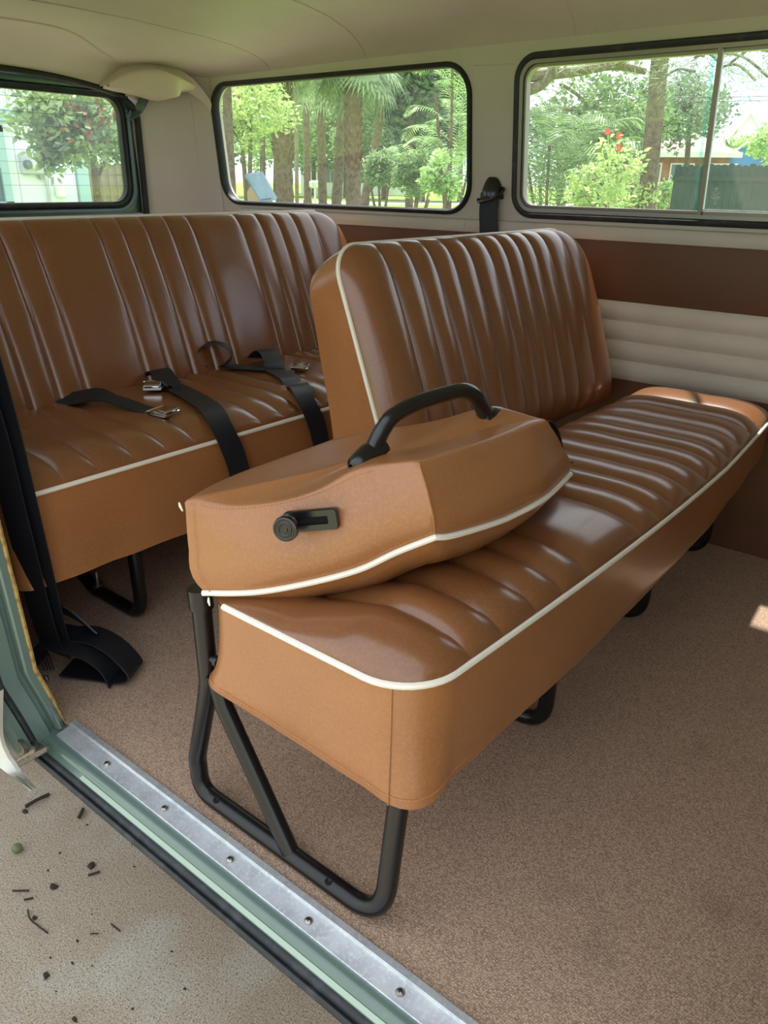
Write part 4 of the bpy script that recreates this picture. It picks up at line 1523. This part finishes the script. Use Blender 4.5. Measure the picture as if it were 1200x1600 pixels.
def crown_pts(c, rad, n, blobs=14, shell=.55):
    c = np.array(c)
    rad = np.array(rad)
    bc = rng.normal(size=(blobs, 3))
    bc /= np.linalg.norm(bc, axis=1)[:, None]
    bc *= rng.uniform(.25, .85, size=(blobs, 1))
    br_ = rng.uniform(.28, .5, size=blobs)
    k = rng.integers(0, blobs, n)
    p = rng.normal(size=(n, 3))
    p /= np.linalg.norm(p, axis=1)[:, None]
    p *= rng.uniform(shell, 1, size=(n, 1))
    return c + (bc[k] + p * br_[k][:, None]) * rad

def tree(name, base, h, crown_c, rad, n, size, lm, trunk_r, label, group=None, cat='tree', bark='bark', bend=0, blobs=14, trunks=1):
    base = V(base)
    t_ = thing(name, base, label=label, cat=cat, group=group)
    cc = V(crown_c)
    m2 = MB()
    for j in range(trunks):
        off = V((random.uniform(-.5, .5), random.uniform(-.5, .5), 0)) * (0 if trunks == 1 else trunk_r * 5)
        top = V((cc.x + off.x * 2, cc.y + off.y * 2, cc.z))
        p = [base + off * .3, base * .6 + top * .4 + V((bend, 0, 0)), top]
        sp_ = spline(p, 8)
        m2.tube(sp_, [trunk_r * (1 - .55 * i / (len(sp_) - 1)) for i in range(len(sp_))], 9)
        for k in range(5):
            q = sp_[-1 - k]
            e = cc + V((random.uniform(-.7, .7) * rad[0], random.uniform(-.7, .7) * rad[1], random.uniform(-.3, .7) * rad[2]))
            m2.tube(spline([q, q * .5 + e * .5 + V((0, 0, .1 * rad[2])), e], 5), trunk_r * .3, 6)
    m2.build('trunk', M[bark], t_)
    v, f = leaves_mesh(crown_pts(cc, rad, n, blobs), size)
    fast_mesh('foliage', v, f, LM[lm], t_, 'stuff')
    return t_

def gpt(px, D):
    p = at(px, 285, D)
    return V((p.x, p.y, GZ))

# fan frond for cabbage palms (shared mesh)
def fan_frond_mesh():
    m2 = MB()
    m2.tube([(0, 0, 0), (.45, 0, .10), (.85, 0, .08)], .018, 5)
    c = V((.85, 0, .08))
    n_ = 26
    for k in range(n_):
        a = -2.3 + 4.6 * k / (n_ - 1)
        d = V((math.cos(a), math.sin(a), -.10))
        s_ = V((-math.sin(a), math.cos(a), 0))
        L = .95 * (.75 + .25 * math.cos(a * .6))
        m2.add([c, c + d * L * .5 + s_ * .045 + V((0, 0, .02)), c + d * L + V((0, 0, -.30 * L)), c + d * L * .5 - s_ * .045 + V((0, 0, -.01))], [(0, 1, 2, 3)])
    me = bpy.data.meshes.new('frond')
    me.from_pydata([tuple(p) for p in m2.v], [], [list(q) for q in m2.f])
    me.materials.append(LM['palm'])
    return me
FAN = fan_frond_mesh()
def feather_frond_mesh(L=2.2, n_=26, lm='bright', w=.42):
    m2 = MB()
    sp_ = spline([(0, 0, 0), (.30 * L, 0, .42 * L), (.68 * L, 0, .62 * L), (L, 0, .50 * L)], 8)
    m2.tube(sp_, [.016 * (1 - .8 * i / (len(sp_) - 1)) for i in range(len(sp_))], 5)
    for k in range(n_):
        t_ = .16 + .82 * k / (n_ - 1)
        i = int(t_ * (len(sp_) - 1))
        p = sp_[i]
        tg = (sp_[min(i + 1, len(sp_) - 1)] - sp_[max(i - 1, 0)]).normalized()
        LL = w * L * (math.sin(PI * (.12 + .85 * t_)) * .8 + .15)
        for sg in (-1, 1):
            d = (tg * .6 + V((0, sg, -.15))).normalized()
            s_ = tg.cross(V((0, sg, 0))).normalized()
            q = tg * .022 * L * .6
            m2.add([p - q * .3, p + d * LL * .45 + q, p + d * LL + V((0, 0, -.12 * LL)), p + d * LL * .45 - q], [(0, 1, 2, 3)])
    me = bpy.data.meshes.new('frond')
    me.from_pydata([tuple(p) for p in m2.v], [], [list(q) for q in m2.f])
    me.materials.append(LM[lm])
    return me
FEATHER = feather_frond_mesh()
FEATHER_D = feather_frond_mesh(lm='mid')

def palm(px, D, crown_px, py_top, r, label, boots, nf=18, dead=0, base_px=None, frond_scale=1.0, group=None):
    b = gpt(base_px or px, D)
    top = at(crown_px, py_top, D)
    t_ = thing('cabbage_palm', b, label=label, cat='palm tree', group=group)
    m2 = MB()
    n_ = 26
    vs = []
    for i in range(n_ + 1):
        q = i / n_
        c = b * (1 - q) + top * q
        rr = r * (1.12 - .12 * q) * (1 + .05 * math.sin(i * 2.2)) * (1.25 if q < .05 else 1)
        vs.append([c + V((math.cos(a) * rr, math.sin(a) * rr, 0)) for a in np.linspace(0, 2 * PI, 12, endpoint=False)])
    m2.grid(vs, closed_u=True)
    m2.build('trunk', M['palmbark'], t_)
    if boots:
        m2 = MB()
        L = (top - b).length
        for k in range(boots):
            q = .30 + .70 * k / boots
            a = k * 2.4
            c = b * (1 - q) + top * q
            o_ = V((math.cos(a), math.sin(a), 0))
            s_ = V((-o_.y, o_.x, 0))
            p0 = c + o_ * r * .85
            m2.add([p0 + s_ * r * .4, p0 - s_ * r * .4, p0 + o_ * r * .55 - s_ * r * .18 + V((0, 0, r * 1.3)), p0 + o_ * r * .55 + s_ * r * .18 + V((0, 0, r * 1.3)), p0 + o_ * r * .2 + V((0, 0, r * 1.2))], [(0, 1, 2, 3), (0, 3, 4), (1, 4, 2), (2, 4, 3)])
        o = m2.build('boots', M['boot'] if boots > 60 else M['palmbark'], t_, smooth=False, label='old leaf bases around the trunk')
        o['kind'] = 'stuff'
    for k in range(nf):
        o = bpy.data.objects.new('frond', FAN)
        COL.objects.link(o)
        o.parent = t_
        o.location = V(top) - ORG[t_.name] + V((0, 0, random.uniform(-.2, .2)))
        o.rotation_euler = (random.uniform(-.3, .3), math.radians(random.uniform(-55, 62)), k * 2.399 + random.uniform(-.3, .3))
        s_ = random.uniform(.9, 1.25) * frond_scale
        o.scale = (s_, s_, s_)
    return t_

def clump(name, px, D, n, sc, mesh, label, cat='palm', spread=.3, zoff=0.0, stems=True, tall=.15):
    b = gpt(px, D)
    t_ = thing(name, b, label=label, cat=cat)
    if stems:
        m2 = MB()
        for k in range(5):
            a = k * 1.26
            m2.tube([b + V((math.cos(a) * .1, math.sin(a) * .1, 0)), b + V((math.cos(a) * spread, math.sin(a) * spread, zoff + tall * (k + 1) / 5))], .035, 6)
        m2.build('stems', M['palmbark'], t_)
    for k in range(n):
        o = bpy.data.objects.new('frond', mesh)
        COL.objects.link(o)
        o.parent = t_
        a = k * 2.399
        o.location = (math.cos(a) * spread * random.random(), math.sin(a) * spread * random.random(), zoff + tall * (k + .5) / n)
        o.rotation_euler = (random.uniform(-.25, .25), math.radians(random.uniform(-38, 25)), a)
        s_ = sc * random.uniform(.75, 1.2)
        o.scale = (s_, s_, s_)
    return t_

def up_at(px, py, D):
    return at(px, py, D)

# --- seen through the sliding window
pt = gpt(1019, 16)
t = thing('pine_tree', pt, label='tall straight grey pine trunk outside the sliding window', cat='tree')
mb = MB()
tp = at(1021, 60, 16) + V((0, 0, 3.0))
sp_ = spline([pt, pt * .5 + tp * .5, tp], 10)
mb.tube(sp_, [(.162 - .03 * i / (len(sp_) - 1)) for i in range(len(sp_))], 14)
mb.build('trunk', M['bark'], t)
mb = MB()
b1 = spline([at(1008, 112, 15.9), at(960, 103, 15.5), at(900, 112, 15), at(840, 118, 14.6), at(780, 124, 14.2)], 6)
mb.tube(b1, [.05 + .05 * i / (len(b1) - 1) for i in range(len(b1))], 8)
mb.tube(spline([at(868, 60, 14.8), at(866, 100, 14.7), at(850, 128, 14.6), at(822, 142, 14.5), at(770, 148, 14.4)], 6), .085, 8)
mb.tube(spline([at(960, 103, 15.5), at(975, 95, 15.3), at(995, 70, 15.0)], 5), .05, 8)
mb.build('branch', M['bark'], t)
cents = []
for (px, py, r_, n_) in ((1060, 100, .5, 120), (1090, 110, .5, 120), (1150, 90, .9, 260), (1180, 110, .8, 200), (1140, 120, .6, 160), (900, 92, .5, 100), (940, 88, .6, 140), (1060, 130, .4, 80), (1195, 95, .7, 160), (1110, 84, .6, 140)):
    c = at(px, py, 13)
    cents.append(np.array(c) + rng.normal(size=(n_, 3)) * np.array([r_, r_, r_ * .35]) * .55)
v, f = leaves_mesh(np.concatenate(cents), .16, .06, .3)
fast_mesh('needles', v, f, LM['pine'], t, 'stuff')
mb = MB()
for (a, b) in (((1026, 95), (1100, 88)), ((1028, 130), (1085, 112)), ((1120, 84), (1200, 120)), ((1140, 100), (1200, 80)), ((1125, 105), (1180, 125)), ((1085, 90), (1130, 105))):
    p, q = at(a[0], a[1], 14), at(b[0], b[1], 13)
    mb.tube(spline([p, p * .5 + q * .5 + V((0, 0, .1)), q], 5), .018, 5)
mb.build('twig', M['bark'], t)

tree('oak_tree', gpt(935, 34), 0, at(935, 185, 34), (2.6, 2.6, 2.2), 5200, .26, 'mid', .22, 'broad rounded green tree left of the pine trunk', blobs=20)
tree('oak_tree', gpt(880, 46), 0, at(872, 205, 46), (2.6, 2.6, 2.4), 2600, .3, 'dark', .22, 'darker tree behind the big fern palm, far off', blobs=14)
tree('pine_tree', gpt(1075, 44), 0, at(1080, 165, 44), (2.3, 2.3, 2.0), 2600, .26, 'pine', .2, 'feathery pine between the pine trunk and divider bar', blobs=22)
tree('oak_tree', gpt(1065, 62), 0, at(1062, 200, 62), (3.8, 3.0, 2.2), 4200, .36, 'mid', .2, 'green tree above the pink roofed house', blobs=14)
tree('oak_tree', gpt(1015, 40), 0, at(1018, 190, 40), (1.8, 1.8, 1.8), 2600, .26, 'dark', .2, 'dark tree hidden behind the pine trunk', blobs=14)
tree('oak_tree', gpt(1226, 40), 0, at(1228, 225, 40), (1.6, 1.6, 1.3), 2400, .24, 'bright', .15, 'light green tree at the right edge of the sliding window', blobs=14)
tree('oak_tree', gpt(1150, 70), 0, at(1148, 238, 70), (3.4, 3.4, 1.2), 2000, .36, 'bright', .2, 'low spreading tree above the blue gable', blobs=12)
clump('feather_palm', 860, 18, 36, .62, FEATHER_D, 'large feathery palm at the left of the sliding window', spread=.5, zoff=.3, tall=1.7)
tree('shrub', gpt(930, 15), 0, at(930, 287, 15), (.72, .6, .48), 1300, .11, 'yellow', .03, 'yellow green shrub with red blooms left of the trunk', cat='shrub', trunks=3)
sh = tree('shrub', gpt(985, 16), 0, at(984, 288, 16), (.5, .45, .48), 1100, .10, 'yellow', .03, 'yellow green shrub directly left of the pine trunk', cat='shrub', trunks=2)
fl = thing('hibiscus', gpt(955, 11.7), label='tall stems with red flowers rising over the yellow green shrub', cat='flower')
mb = MB()
heads = [at(968, 212, 11.6), at(968, 231, 11.6), at(950, 206, 11.7), at(991, 217, 11.6)]
for h_ in heads:
    mb.tube(spline([gpt(955, 11.7), (gpt(955, 11.7) + h_) * .5 + V((.05, 0, .1)), h_], 6), .006, 5)
mb.build('stem', LM['yellow'], fl)
for h_ in heads[:3]:
    mb = MB()
    for k in range(5):
        a = k * 1.257
        d = V((math.cos(a), -.3, math.sin(a)))
        s_ = V((-math.sin(a), 0, math.cos(a)))
        mb.add([h_, h_ + d * .03 + s_ * .022, h_ + d * .05, h_ + d * .03 - s_ * .022], [(0, 1, 2, 3)])
    mb.build('bloom', M['flower'], fl, smooth=False)
v, f = leaves_mesh(np.concatenate([np.array(h_) * (1 - q) + np.array(gpt(955, 11.7)) * q + rng.normal(size=(40, 3)) * .1 for h_ in heads for q in (.1, .25, .4)]), .10)
fast_mesh('foliage', v, f, LM['yellow'], fl, 'stuff')
tree('shrub', gpt(1040, 30), 0, at(1036, 304, 30), (.5, .5, .5), 700, .14, 'bright', .03, 'low hedge shrub right of the trunk before the brick house', cat='shrub', trunks=2)

# brick house
M['brick'] = mat('red_brick', rgb(178, 118, 96), 0.85, var=[(3, rgb(150, 94, 76), .4, .65)])
M['roofpink'] = mat('faded_shingle_roof', rgb(176, 152, 142), 0.85, var=[(3, rgb(160, 136, 126), .4, .65)])
M['white'] = mat('white_paint', rgb(236, 238, 236), 0.6)
M['bluewall'] = mat('blue_paint', rgb(48, 140, 206), 0.6)
M['darkglass'] = mat('dark_window_glass', rgb(96, 112, 122), 0.1, spec=0.6)
M['fencegreen'] = mat('green_fence_paint', rgb(38, 66, 60), 0.75, var=[(2, rgb(32, 58, 52), .4, .7)])
M['woodfence'] = mat('weathered_wood', rgb(146, 134, 108), 0.85, var=[(5, rgb(116, 104, 82), .4, .7)])
M['siding'] = mat('pale_blue_siding', rgb(232, 236, 246), 0.7)
M['teal'] = mat('teal_trim', rgb(168, 200, 206), 0.6)
M['meter'] = mat('grey_meter_box', rgb(190, 196, 198), 0.5)

def local_frame(a, b):
    """matrix with x along a->b on the ground, y away from the viewer, z up, origin a"""
    x = V((b.x - a.x, b.y - a.y, 0))
    L = x.length
    x.normalize()
    y = V((-x.y, x.x, 0))
    if y.dot(V((a.x, a.y, 0))) < 0:
        y = -y
    return Matrix(((x.x, y.x, 0, a.x), (x.y, y.y, 0, a.y), (0, 0, 1, GZ), (0, 0, 0, 1))), L
def mbx(mb, Mx, x0, x1, y0, y1, z0, z1):
    c = [Mx @ V((x, y, z)) for x in (x0, x1) for y in (y0, y1) for z in (z0, z1)]
    mb.add(c, [(0, 1, 3, 2), (4, 6, 7, 5), (0, 4, 5, 1), (2, 3, 7, 6), (0, 2, 6, 4), (1, 5, 7, 3)])

def house(a, b, depth, wall_h, roof_h, wall_m, roof_m, label, wins, gable=False, name='house', over=.5, white_eave=True):
    Mx, L = local_frame(a, b)
    t_ = thing(name, Mx @ V((L / 2, depth / 2, 0)), label=label, cat='house')
    m2 = MB()
    mbx(m2, Mx, 0, L, 0, depth, 0, wall_h)
    if gable:
        m2.add([Mx @ V(p) for p in ((0, 0, wall_h), (L, 0, wall_h), (L / 2, 0, wall_h + roof_h), (0, depth, wall_h), (L, depth, wall_h), (L / 2, depth, wall_h + roof_h))], [(0, 1, 2), (3, 5, 4)])
    m2.build('wall', wall_m, t_, smooth=False)
    m2 = MB()
    o_ = over
    if gable:
        e = roof_h * o_ / (L / 2)
        for (xa, xb) in ((-o_, L / 2), (L + o_, L / 2)):
            za, zb_ = wall_h - e, wall_h + roof_h
            p = [V((xa, -.35, za)), V((xb, -.35, zb_)), V((xb, depth + .3, zb_)), V((xa, depth + .3, za))]
            q = [w + V((0, 0, .16)) for w in p]
            m2.add([Mx @ w for w in p + q], [(0, 1, 2, 3), (4, 7, 6, 5), (0, 4, 5, 1), (1, 5, 6, 2), (2, 6, 7, 3), (3, 7, 4, 0)])
    else:
        p = [V((-o_, -o_, wall_h)), V((L + o_, -o_, wall_h)), V((L + o_, depth + o_, wall_h)), V((-o_, depth + o_, wall_h)), V((depth * .5, depth / 2, wall_h + roof_h)), V((L - depth * .5, depth / 2, wall_h + roof_h))]
        m2.add([Mx @ w for w in p], [(0, 1, 5, 4), (1, 2, 5), (2, 3, 4, 5), (3, 0, 4), (0, 3, 2, 1)])
    m2.build('roof', roof_m, t_, smooth=False)
    if white_eave and not gable:
        m2 = MB()
        mbx(m2, Mx, -o_ - .03, L + o_ + .03, -o_ - .04, -o_ + .02, wall_h - .24, wall_h + .02)
        m2.build('fascia', M['white'], t_, smooth=False)
    for (x, z, w, h) in wins:
        m2 = MB()
        mbx(m2, Mx, x - .08, x + w + .08, -.05, .02, z - .08, z + h + .08)
        f_ = m2.build('window', M['white'], t_, smooth=False)
        m2 = MB()
        mbx(m2, Mx, x, x + w / 2 - .03, -.07, -.04, z, z + h)
        mbx(m2, Mx, x + w / 2 + .03, x + w, -.07, -.04, z, z + h)
        m2.build('pane', M['darkglass'], f_, smooth=False)
    return t_
house(gpt(900, 50), gpt(1135, 50), 7, 2.9, 1.75, M['brick'], M['roofpink'], 'low brick house with faded pink roof behind the pine', [(1.2, 1.0, 1.2, 1.4), (3.4, 1.0, 1.1, 1.3), (5.1, 1.0, 1.1, 1.3), (7.2, 1.0, 1.2, 1.3)])
house(gpt(1120, 58), gpt(1195, 58), 6, 2.55, 1.15, M['bluewall'], M['white'], 'bright blue gabled house with white roof edge', [], gable=True)
house(gpt(1138, 110), gpt(1172, 110), 6, 7.3, 1.6, M['siding'], M['white'], 'pale tall house far behind the blue gable', [(.9, 5.2, 1.2, 1.4)], gable=True)
house(gpt(1095, 90), gpt(1122, 90), 6, 3.8, 1.6, M['white'], M['white'], 'white roofed building peeking past the divider bar', [], gable=False)

def board_fence(a, b, h, bw, gap, bm, label, rails=True, scallop=False, name='board_fence'):
    Mx, L = local_frame(a, b)
    t_ = thing(name, Mx @ V((L / 2, 0, 0)), label=label, cat='fence')
    k = int(L / (bw + gap))
    base = None
    for i in range(k):
        x = i * (bw + gap)
        if base is None:
            m2 = MB()
            top = [(0, h - .03), (bw * .25, h), (bw * .75, h), (bw, h - .03)] if scallop else [(0, h), (bw, h)]
            pr = [(0, 0)] + top + [(bw, 0)]
            n_ = len(pr)
            v_ = [Mx @ V((p[0], 0, p[1])) for p in pr] + [Mx @ V((p[0], .02, p[1])) for p in pr]
            m2.add(v_, [tuple(range(n_)), tuple(range(2 * n_ - 1, n_ - 1, -1))] + [(j, j + n_, (j + 1) % n_ + n_, (j + 1) % n_) for j in range(n_)])
            base = m2.build('board', bm, t_, smooth=False)
        else:
            o = base.copy()
            COL.objects.link(o)
            o.parent = t_
            d = Mx.to_3x3() @ V((x, random.uniform(-.004, .004), random.uniform(-.02, .02)))
            o.location = d
    if rails:
        for z in (h * .82, h * .25):
            m2 = MB()
            mbx(m2, Mx, 0, L, -.05, 0, z, z + .09)
            m2.build('rail', bm, t_, smooth=False)
        for x in np.arange(2.1, L, 2.3):
            m2 = MB()
            mbx(m2, Mx, x, x + .10, -.10, -.0, 0, h - .05)
            m2.build('post', bm, t_, smooth=False)
    return t_
board_fence(gpt(1052, 19), gpt(1290, 17.5), 1.70, .14, .008, M['fencegreen'], 'dark green board fence outside the sliding pane', scallop=True)

# overhead lines
for (a, b, lab) in (((700, 106), (1290, 146), 'upper overhead wire across the sliding window'), ((700, 112), (1290, 153), 'lower overhead wire across the sliding window')):
    mb = MB()
    p, q = at(a[0], a[1], 36), at(b[0], b[1], 36)
    mb.tube([p * (1 - k / 12) + q * (k / 12) - V((0, 0, .5 * math.sin(PI * k / 12))) for k in range(13)], .012, 5)
    mb.build('power_line', M['rubber'], label=lab, cat='wire')

# --- seen through the fixed side window
palm(440, 30, 436, 70, .30, 'thick grey criss-crossed palm trunk at left of fixed window', 90, nf=16, base_px=444)
palm(479, 41, 477, 105, .16, 'slim brown palm trunk right of the thick grey one', 0, nf=16, base_px=480)
palm(503, 35, 499, 92, .17, 'slim dark palm trunk in the middle of the fixed window', 24, nf=18, base_px=504)
palm(543, 33, 541, 85, .19, 'leaning palm trunk just left of the reddish one', 30, nf=18, base_px=524)
palm(552, 30, 552, 92, .25, 'tall palm with reddish shaggy trunk in the fixed window', 120, nf=30, base_px=552, frond_scale=1.1)
palm(600, 44, 612, 90, .2, 'palm whose crown droops behind the shrubs', 0, nf=26, base_px=568, frond_scale=1.35)
p0 = gpt(463, 39)
mb = MB()
mb.tube([p0, at(462, 100, 39)], .09, 10)
mb.build('utility_pole', M['woodfence'], label='thin pale pole between the palm trunks', cat='pole')
tree('oak_tree', gpt(357, 22), 0, at(352, 60, 22), (1.6, 1.6, .9), 1500, .17, 'mid', .19, 'thick grey trunk at the very left of the fixed window', blobs=12)
tree('oak_tree', gpt(386, 26), 0, at(382, 180, 26), (1.6, 1.5, 1.15), 3600, .17, 'yellow', .10, 'light leafy tree at the left end of the fixed window', blobs=18, trunks=2)
tree('oak_tree', gpt(408, 30), 0, at(410, 140, 30), (1.4, 1.4, 1.0), 2000, .17, 'bright', .14, 'brown trunked tree behind the slanted blue lid', blobs=14)
for (px, D, py, rad, n_, lm, lab) in ((350, 62, 175, (3.4, 3.4, 3.4), 2200, 'mid', 'far tree at the left margin of the fixed window'),
                                 (430, 66, 190, (4.2, 4, 4), 2400, 'bright', 'far bright tree behind the thick palm trunk'),
                                 (490, 70, 175, (4.4, 4, 4.4), 2400, 'dark', 'far dark tree between the slim palm trunks'),
                                 (540, 64, 205, (3.4, 4, 3), 2000, 'mid', 'far tree behind the leaning palm'),
                                 (600, 60, 170, (3.8, 4, 4), 2600, 'mid', 'far tree right of the reddish palm trunk'),
                                 (660, 56, 165, (3.8, 4, 4), 2600, 'dark', 'far dark tree above the round shrubs'),
                                 (720, 58, 170, (3.6, 4, 4.2), 2400, 'bright', 'far tree behind the bright feather palm'),
                                 (640, 44, 120, (3.2, 2.6, 2.2), 2600, 'dark', 'tree crown at the top right of the fixed window')):
    tree('background_tree', gpt(px, D), 0, at(px, py, D), rad, int(n_ * 1.6), .5, lm, .22, lab, blobs=22)
tree('shrub', gpt(596, 20), 0, at(594, 268, 20), (.52, .5, .55), 1700, .12, 'mid', .05, 'round dark shrub right of the reddish palm trunk', cat='shrub', trunks=3)
tree('shrub', gpt(645, 19), 0, at(642, 268, 19), (.62, .5, .55), 1900, .12, 'mid', .05, 'round shrub in the middle of the three by the kerb', cat='shrub', trunks=3)
tree('shrub', gpt(690, 18), 0, at(690, 275, 18), (.5, .5, .5), 1500, .12, 'bright', .05, 'round shrub at the foot of the bright feather palm', cat='shrub', trunks=3)
clump('feather_palm', 708, 21, 34, .50, FEATHER, 'bright green feather palm at right of the fixed window', spread=.5, zoff=.5, tall=3.3)
clump('feather_palm', 655, 26, 14, .5, FEATHER, 'smaller feather palm leaning over the round shrubs', spread=.4, zoff=.5, tall=1.4)
house(gpt(470, 75), gpt(640, 75), 6, 2.6, 1.2, M['white'], M['roofpink'], 'pale house far across the street behind the palms', [(2, 1, 1.2, 1.2), (5, 1, 1.2, 1.2), (8, 1, 1.2, 1.2)])
# slanted lid on a bin
t = thing('utility_box', gpt(403, 21), label='grey blue slanted lid box standing beyond the fixed window', cat='box')
M['lid'] = mat('blue_grey_lid', rgb(92, 118, 134), 0.5)
M['card'] = mat('brown_box_side', rgb(176, 146, 120), 0.8)
Mx, L = local_frame(gpt(384, 21), gpt(431, 21))
mb = MB()
L_ = L
mb.add([Mx @ V(p) for p in ((.02, .1, 0), (L_, .1, 0), (L_, .1, .62), (L_ * .42, .1, 1.38), (.02, .1, 1.0), (.02, .6, 0), (L_, .6, 0), (L_, .6, .62), (L_ * .42, .6, 1.38), (.02, .6, 1.0))], [(0, 1, 2, 3, 4), (9, 8, 7, 6, 5), (0, 4, 9, 5), (1, 6, 7, 2), (2, 7, 8, 3), (3, 8, 9, 4)])
mb.build('body', M['card'], t, smooth=False)
pts = [at(382, 275, 20.6), at(408, 271, 20.6), at(431, 313, 20.2), at(408, 317, 20.2)]
mb = MB()
nn = V((0, 0, .05))
mb.add(pts + [p + nn + V((0, .05, 0)) for p in pts], [(0, 1, 2, 3), (7, 6, 5, 4), (0, 4, 5, 1), (1, 5, 6, 2), (2, 6, 7, 3), (3, 7, 4, 0)])
ld = mb.build('lid', M['lid'], t, smooth=False)
mb = MB()
c_ = sum(pts, V()) / 4
ins = [c_ + (p - c_) * .78 - V((0, .03, 0)) for p in pts]
mb.add(ins + [p + V((0, .02, .02)) for p in ins], [(0, 1, 2, 3), (0, 4, 5, 1), (1, 5, 6, 2), (2, 6, 7, 3), (3, 7, 4, 0)])
mb.build('raised_panel', M['lid'], ld, smooth=False)
# mailbox by the street
t = thing('mailbox', gpt(492, 36), label='white mailbox on a post between the slim palms', cat='mailbox')
mb = MB()
c = at(492, 288, 36)
mb.rbox(c, (.3, .5, .3), .06)
mb.build('box', M['white'], t)
mb = MB()
mb.tube([gpt(492, 36), c], .05, 6)
mb.build('post', M['white'], t)

# --- seen through the rear window
BX = -10.5
t = thing('neighbour_building', (BX - 2, 1.0, GZ), label='pale blue sided building behind the van', cat='building')
mb = MB()
mb.box((BX - 2.05, 1.0, GZ + 3), (4.0, 11.0, 6.0))
mb.build('wall', M['siding'], t, smooth=False)
yr_ = at(131, 280, 12.2).y
yr_ = 6.35
pan = None
def sid(name, y, w, z0, z1, dx):
    m2 = MB()
    m2.box((BX + dx, y, (z0 + z1) / 2), (.03, w, z1 - z0))
    return m2.build(name, M['siding'], t, smooth=False)
y = yr_ - .09
k = 0
while y > -4:
    sid('siding_board', y - .2, .392, GZ, GZ + 1.92, 0)
    sid('siding_board', y - .2, .392, GZ + 2.06, GZ + 5.9, 0)
    y -= .4
mb = MB()
mb.box((BX + .02, 1.0, GZ + 1.99), (.08, 11.0, .13))
mb.build('band_trim', M['teal'], t, smooth=False)
mb = MB()
mb.box((BX + .02, yr_ + .0, GZ + 3), (.09, .16, 6))
mb.build('corner_trim', M['teal'], t, smooth=False)
mb = MB()
for (yy, zz, w, h) in ((5.27, GZ + 1.40, .10, .95), (4.37, GZ + 1.40, .10, .95), (4.82, GZ + 1.85, 1.0, .10), (4.82, GZ + .95, 1.0, .10)):
    mb.box((BX + .04, yy, zz), (.08, w, h))
wf_ = mb.build('window', M['teal'], t, smooth=False)
mb = MB()
mb.box((BX + .03, 4.82, GZ + 1.40), (.02, .82, .86))
mb.build('pane', M['darkglass'], wf_, smooth=False)
mb = MB()
mb.box((BX + .05, 4.82, GZ + 1.42), (.03, .82, .05))
mb.build('sash_bar', M['white'], wf_, smooth=False)
t2 = thing('electric_meter', (BX + .1, 4.9, GZ + 1.3), label='grey meter box with two round dials on pale siding', cat='meter')
pA = at(52, 257, 1)
def on_build(px, py, dx=.06):
    d = CF * FPX + CR * (px - 600) - CU * (py - 800)
    k_ = (BX + dx - EYE.x) / d.x
    return EYE + d * k_
c = on_build(52, 256)
mb = MB()
mb.rbox(c, (.10, .34, .26), .02)
bx_ = mb.build('meter_box', M['meter'], t2)
for px in (42, 53):
    mb = MB()
    mb.lathe(on_build(px, 257, .11), (1, 0, 0), [(.055, 0), (.055, .04), (.04, .06), (.005, .062)], 16)
    mb.build('dial', M['darkglass'] if px == 42 else M['white'], bx_)
mb = MB()
mb.tube(spline([on_build(38, 270), on_build(60, 270), on_build(64, 280)], 4), .03, 6)
mb.build('pipe', M['steel'], t2)
mb = MB()
mb.tube(fillet([on_build(68, 245), on_build(70, 275), on_build(77, 300), on_build(79, 330)], .1, 4), .022, 6)
mb.build('conduit', M['meter'], label='thin grey conduit running down beside the meter box', cat='conduit')
mb = MB()
mb.rbox(on_build(95, 298), (.08, .14, .18), .02)
mb.build('outlet_box', M['white'], label='small white outlet box low on the pale siding', cat='outlet box')
tr_ = tree('magnolia_tree', gpt(146, 8.2), 0, at(140, 188, 7.8), (.62, .62, .42), 2200, .085, 'gloss', .055, 'glossy leaved tree in front of the pale building', blobs=18)
v, f = leaves_mesh(np.concatenate([np.array(at(px, py, 7.3)) + rng.normal(size=(n_, 3)) * s_ for (px, py, n_, s_) in ((75, 180, 260, .10), (62, 172, 120, .06), (95, 215, 260, .10), (80, 240, 160, .06), (66, 205, 140, .07), (72, 252, 60, .03), (110, 170, 260, .12), (120, 200, 260, .12), (165, 175, 240, .12), (165, 225, 160, .07))]), .085)
fast_mesh('foliage', v, f, LM['gloss'], tr_, 'stuff')
v, f = leaves_mesh(np.concatenate([np.array(at(px, py, 7.2)) + rng.normal(size=(30, 3)) * .05 for (px, py) in ((125, 182), (115, 205), (155, 190))]), .07)
M['deadleaf'] = mat('dead_leaves', rgb(150, 96, 76), .7)
fast_mesh('dead_leaves', v, f, M['deadleaf'], tr_, 'stuff')
board_fence(gpt(133, 14), gpt(215, 14.5), 1.50, .13, .01, M['woodfence'], 'weathered brown board fence right of the pale building', rails=False)
house(gpt(128, 26), gpt(200, 27), 5, 3.0, 1.6, M['white'], M['roofpink'], 'white walled house behind the weathered fence', [])
tree('background_tree', gpt(180, 34), 0, at(178, 190, 34), (3, 3, 2.4), 2400, .3, 'mid', .2, 'leafy tree behind the white walled house', blobs=14)
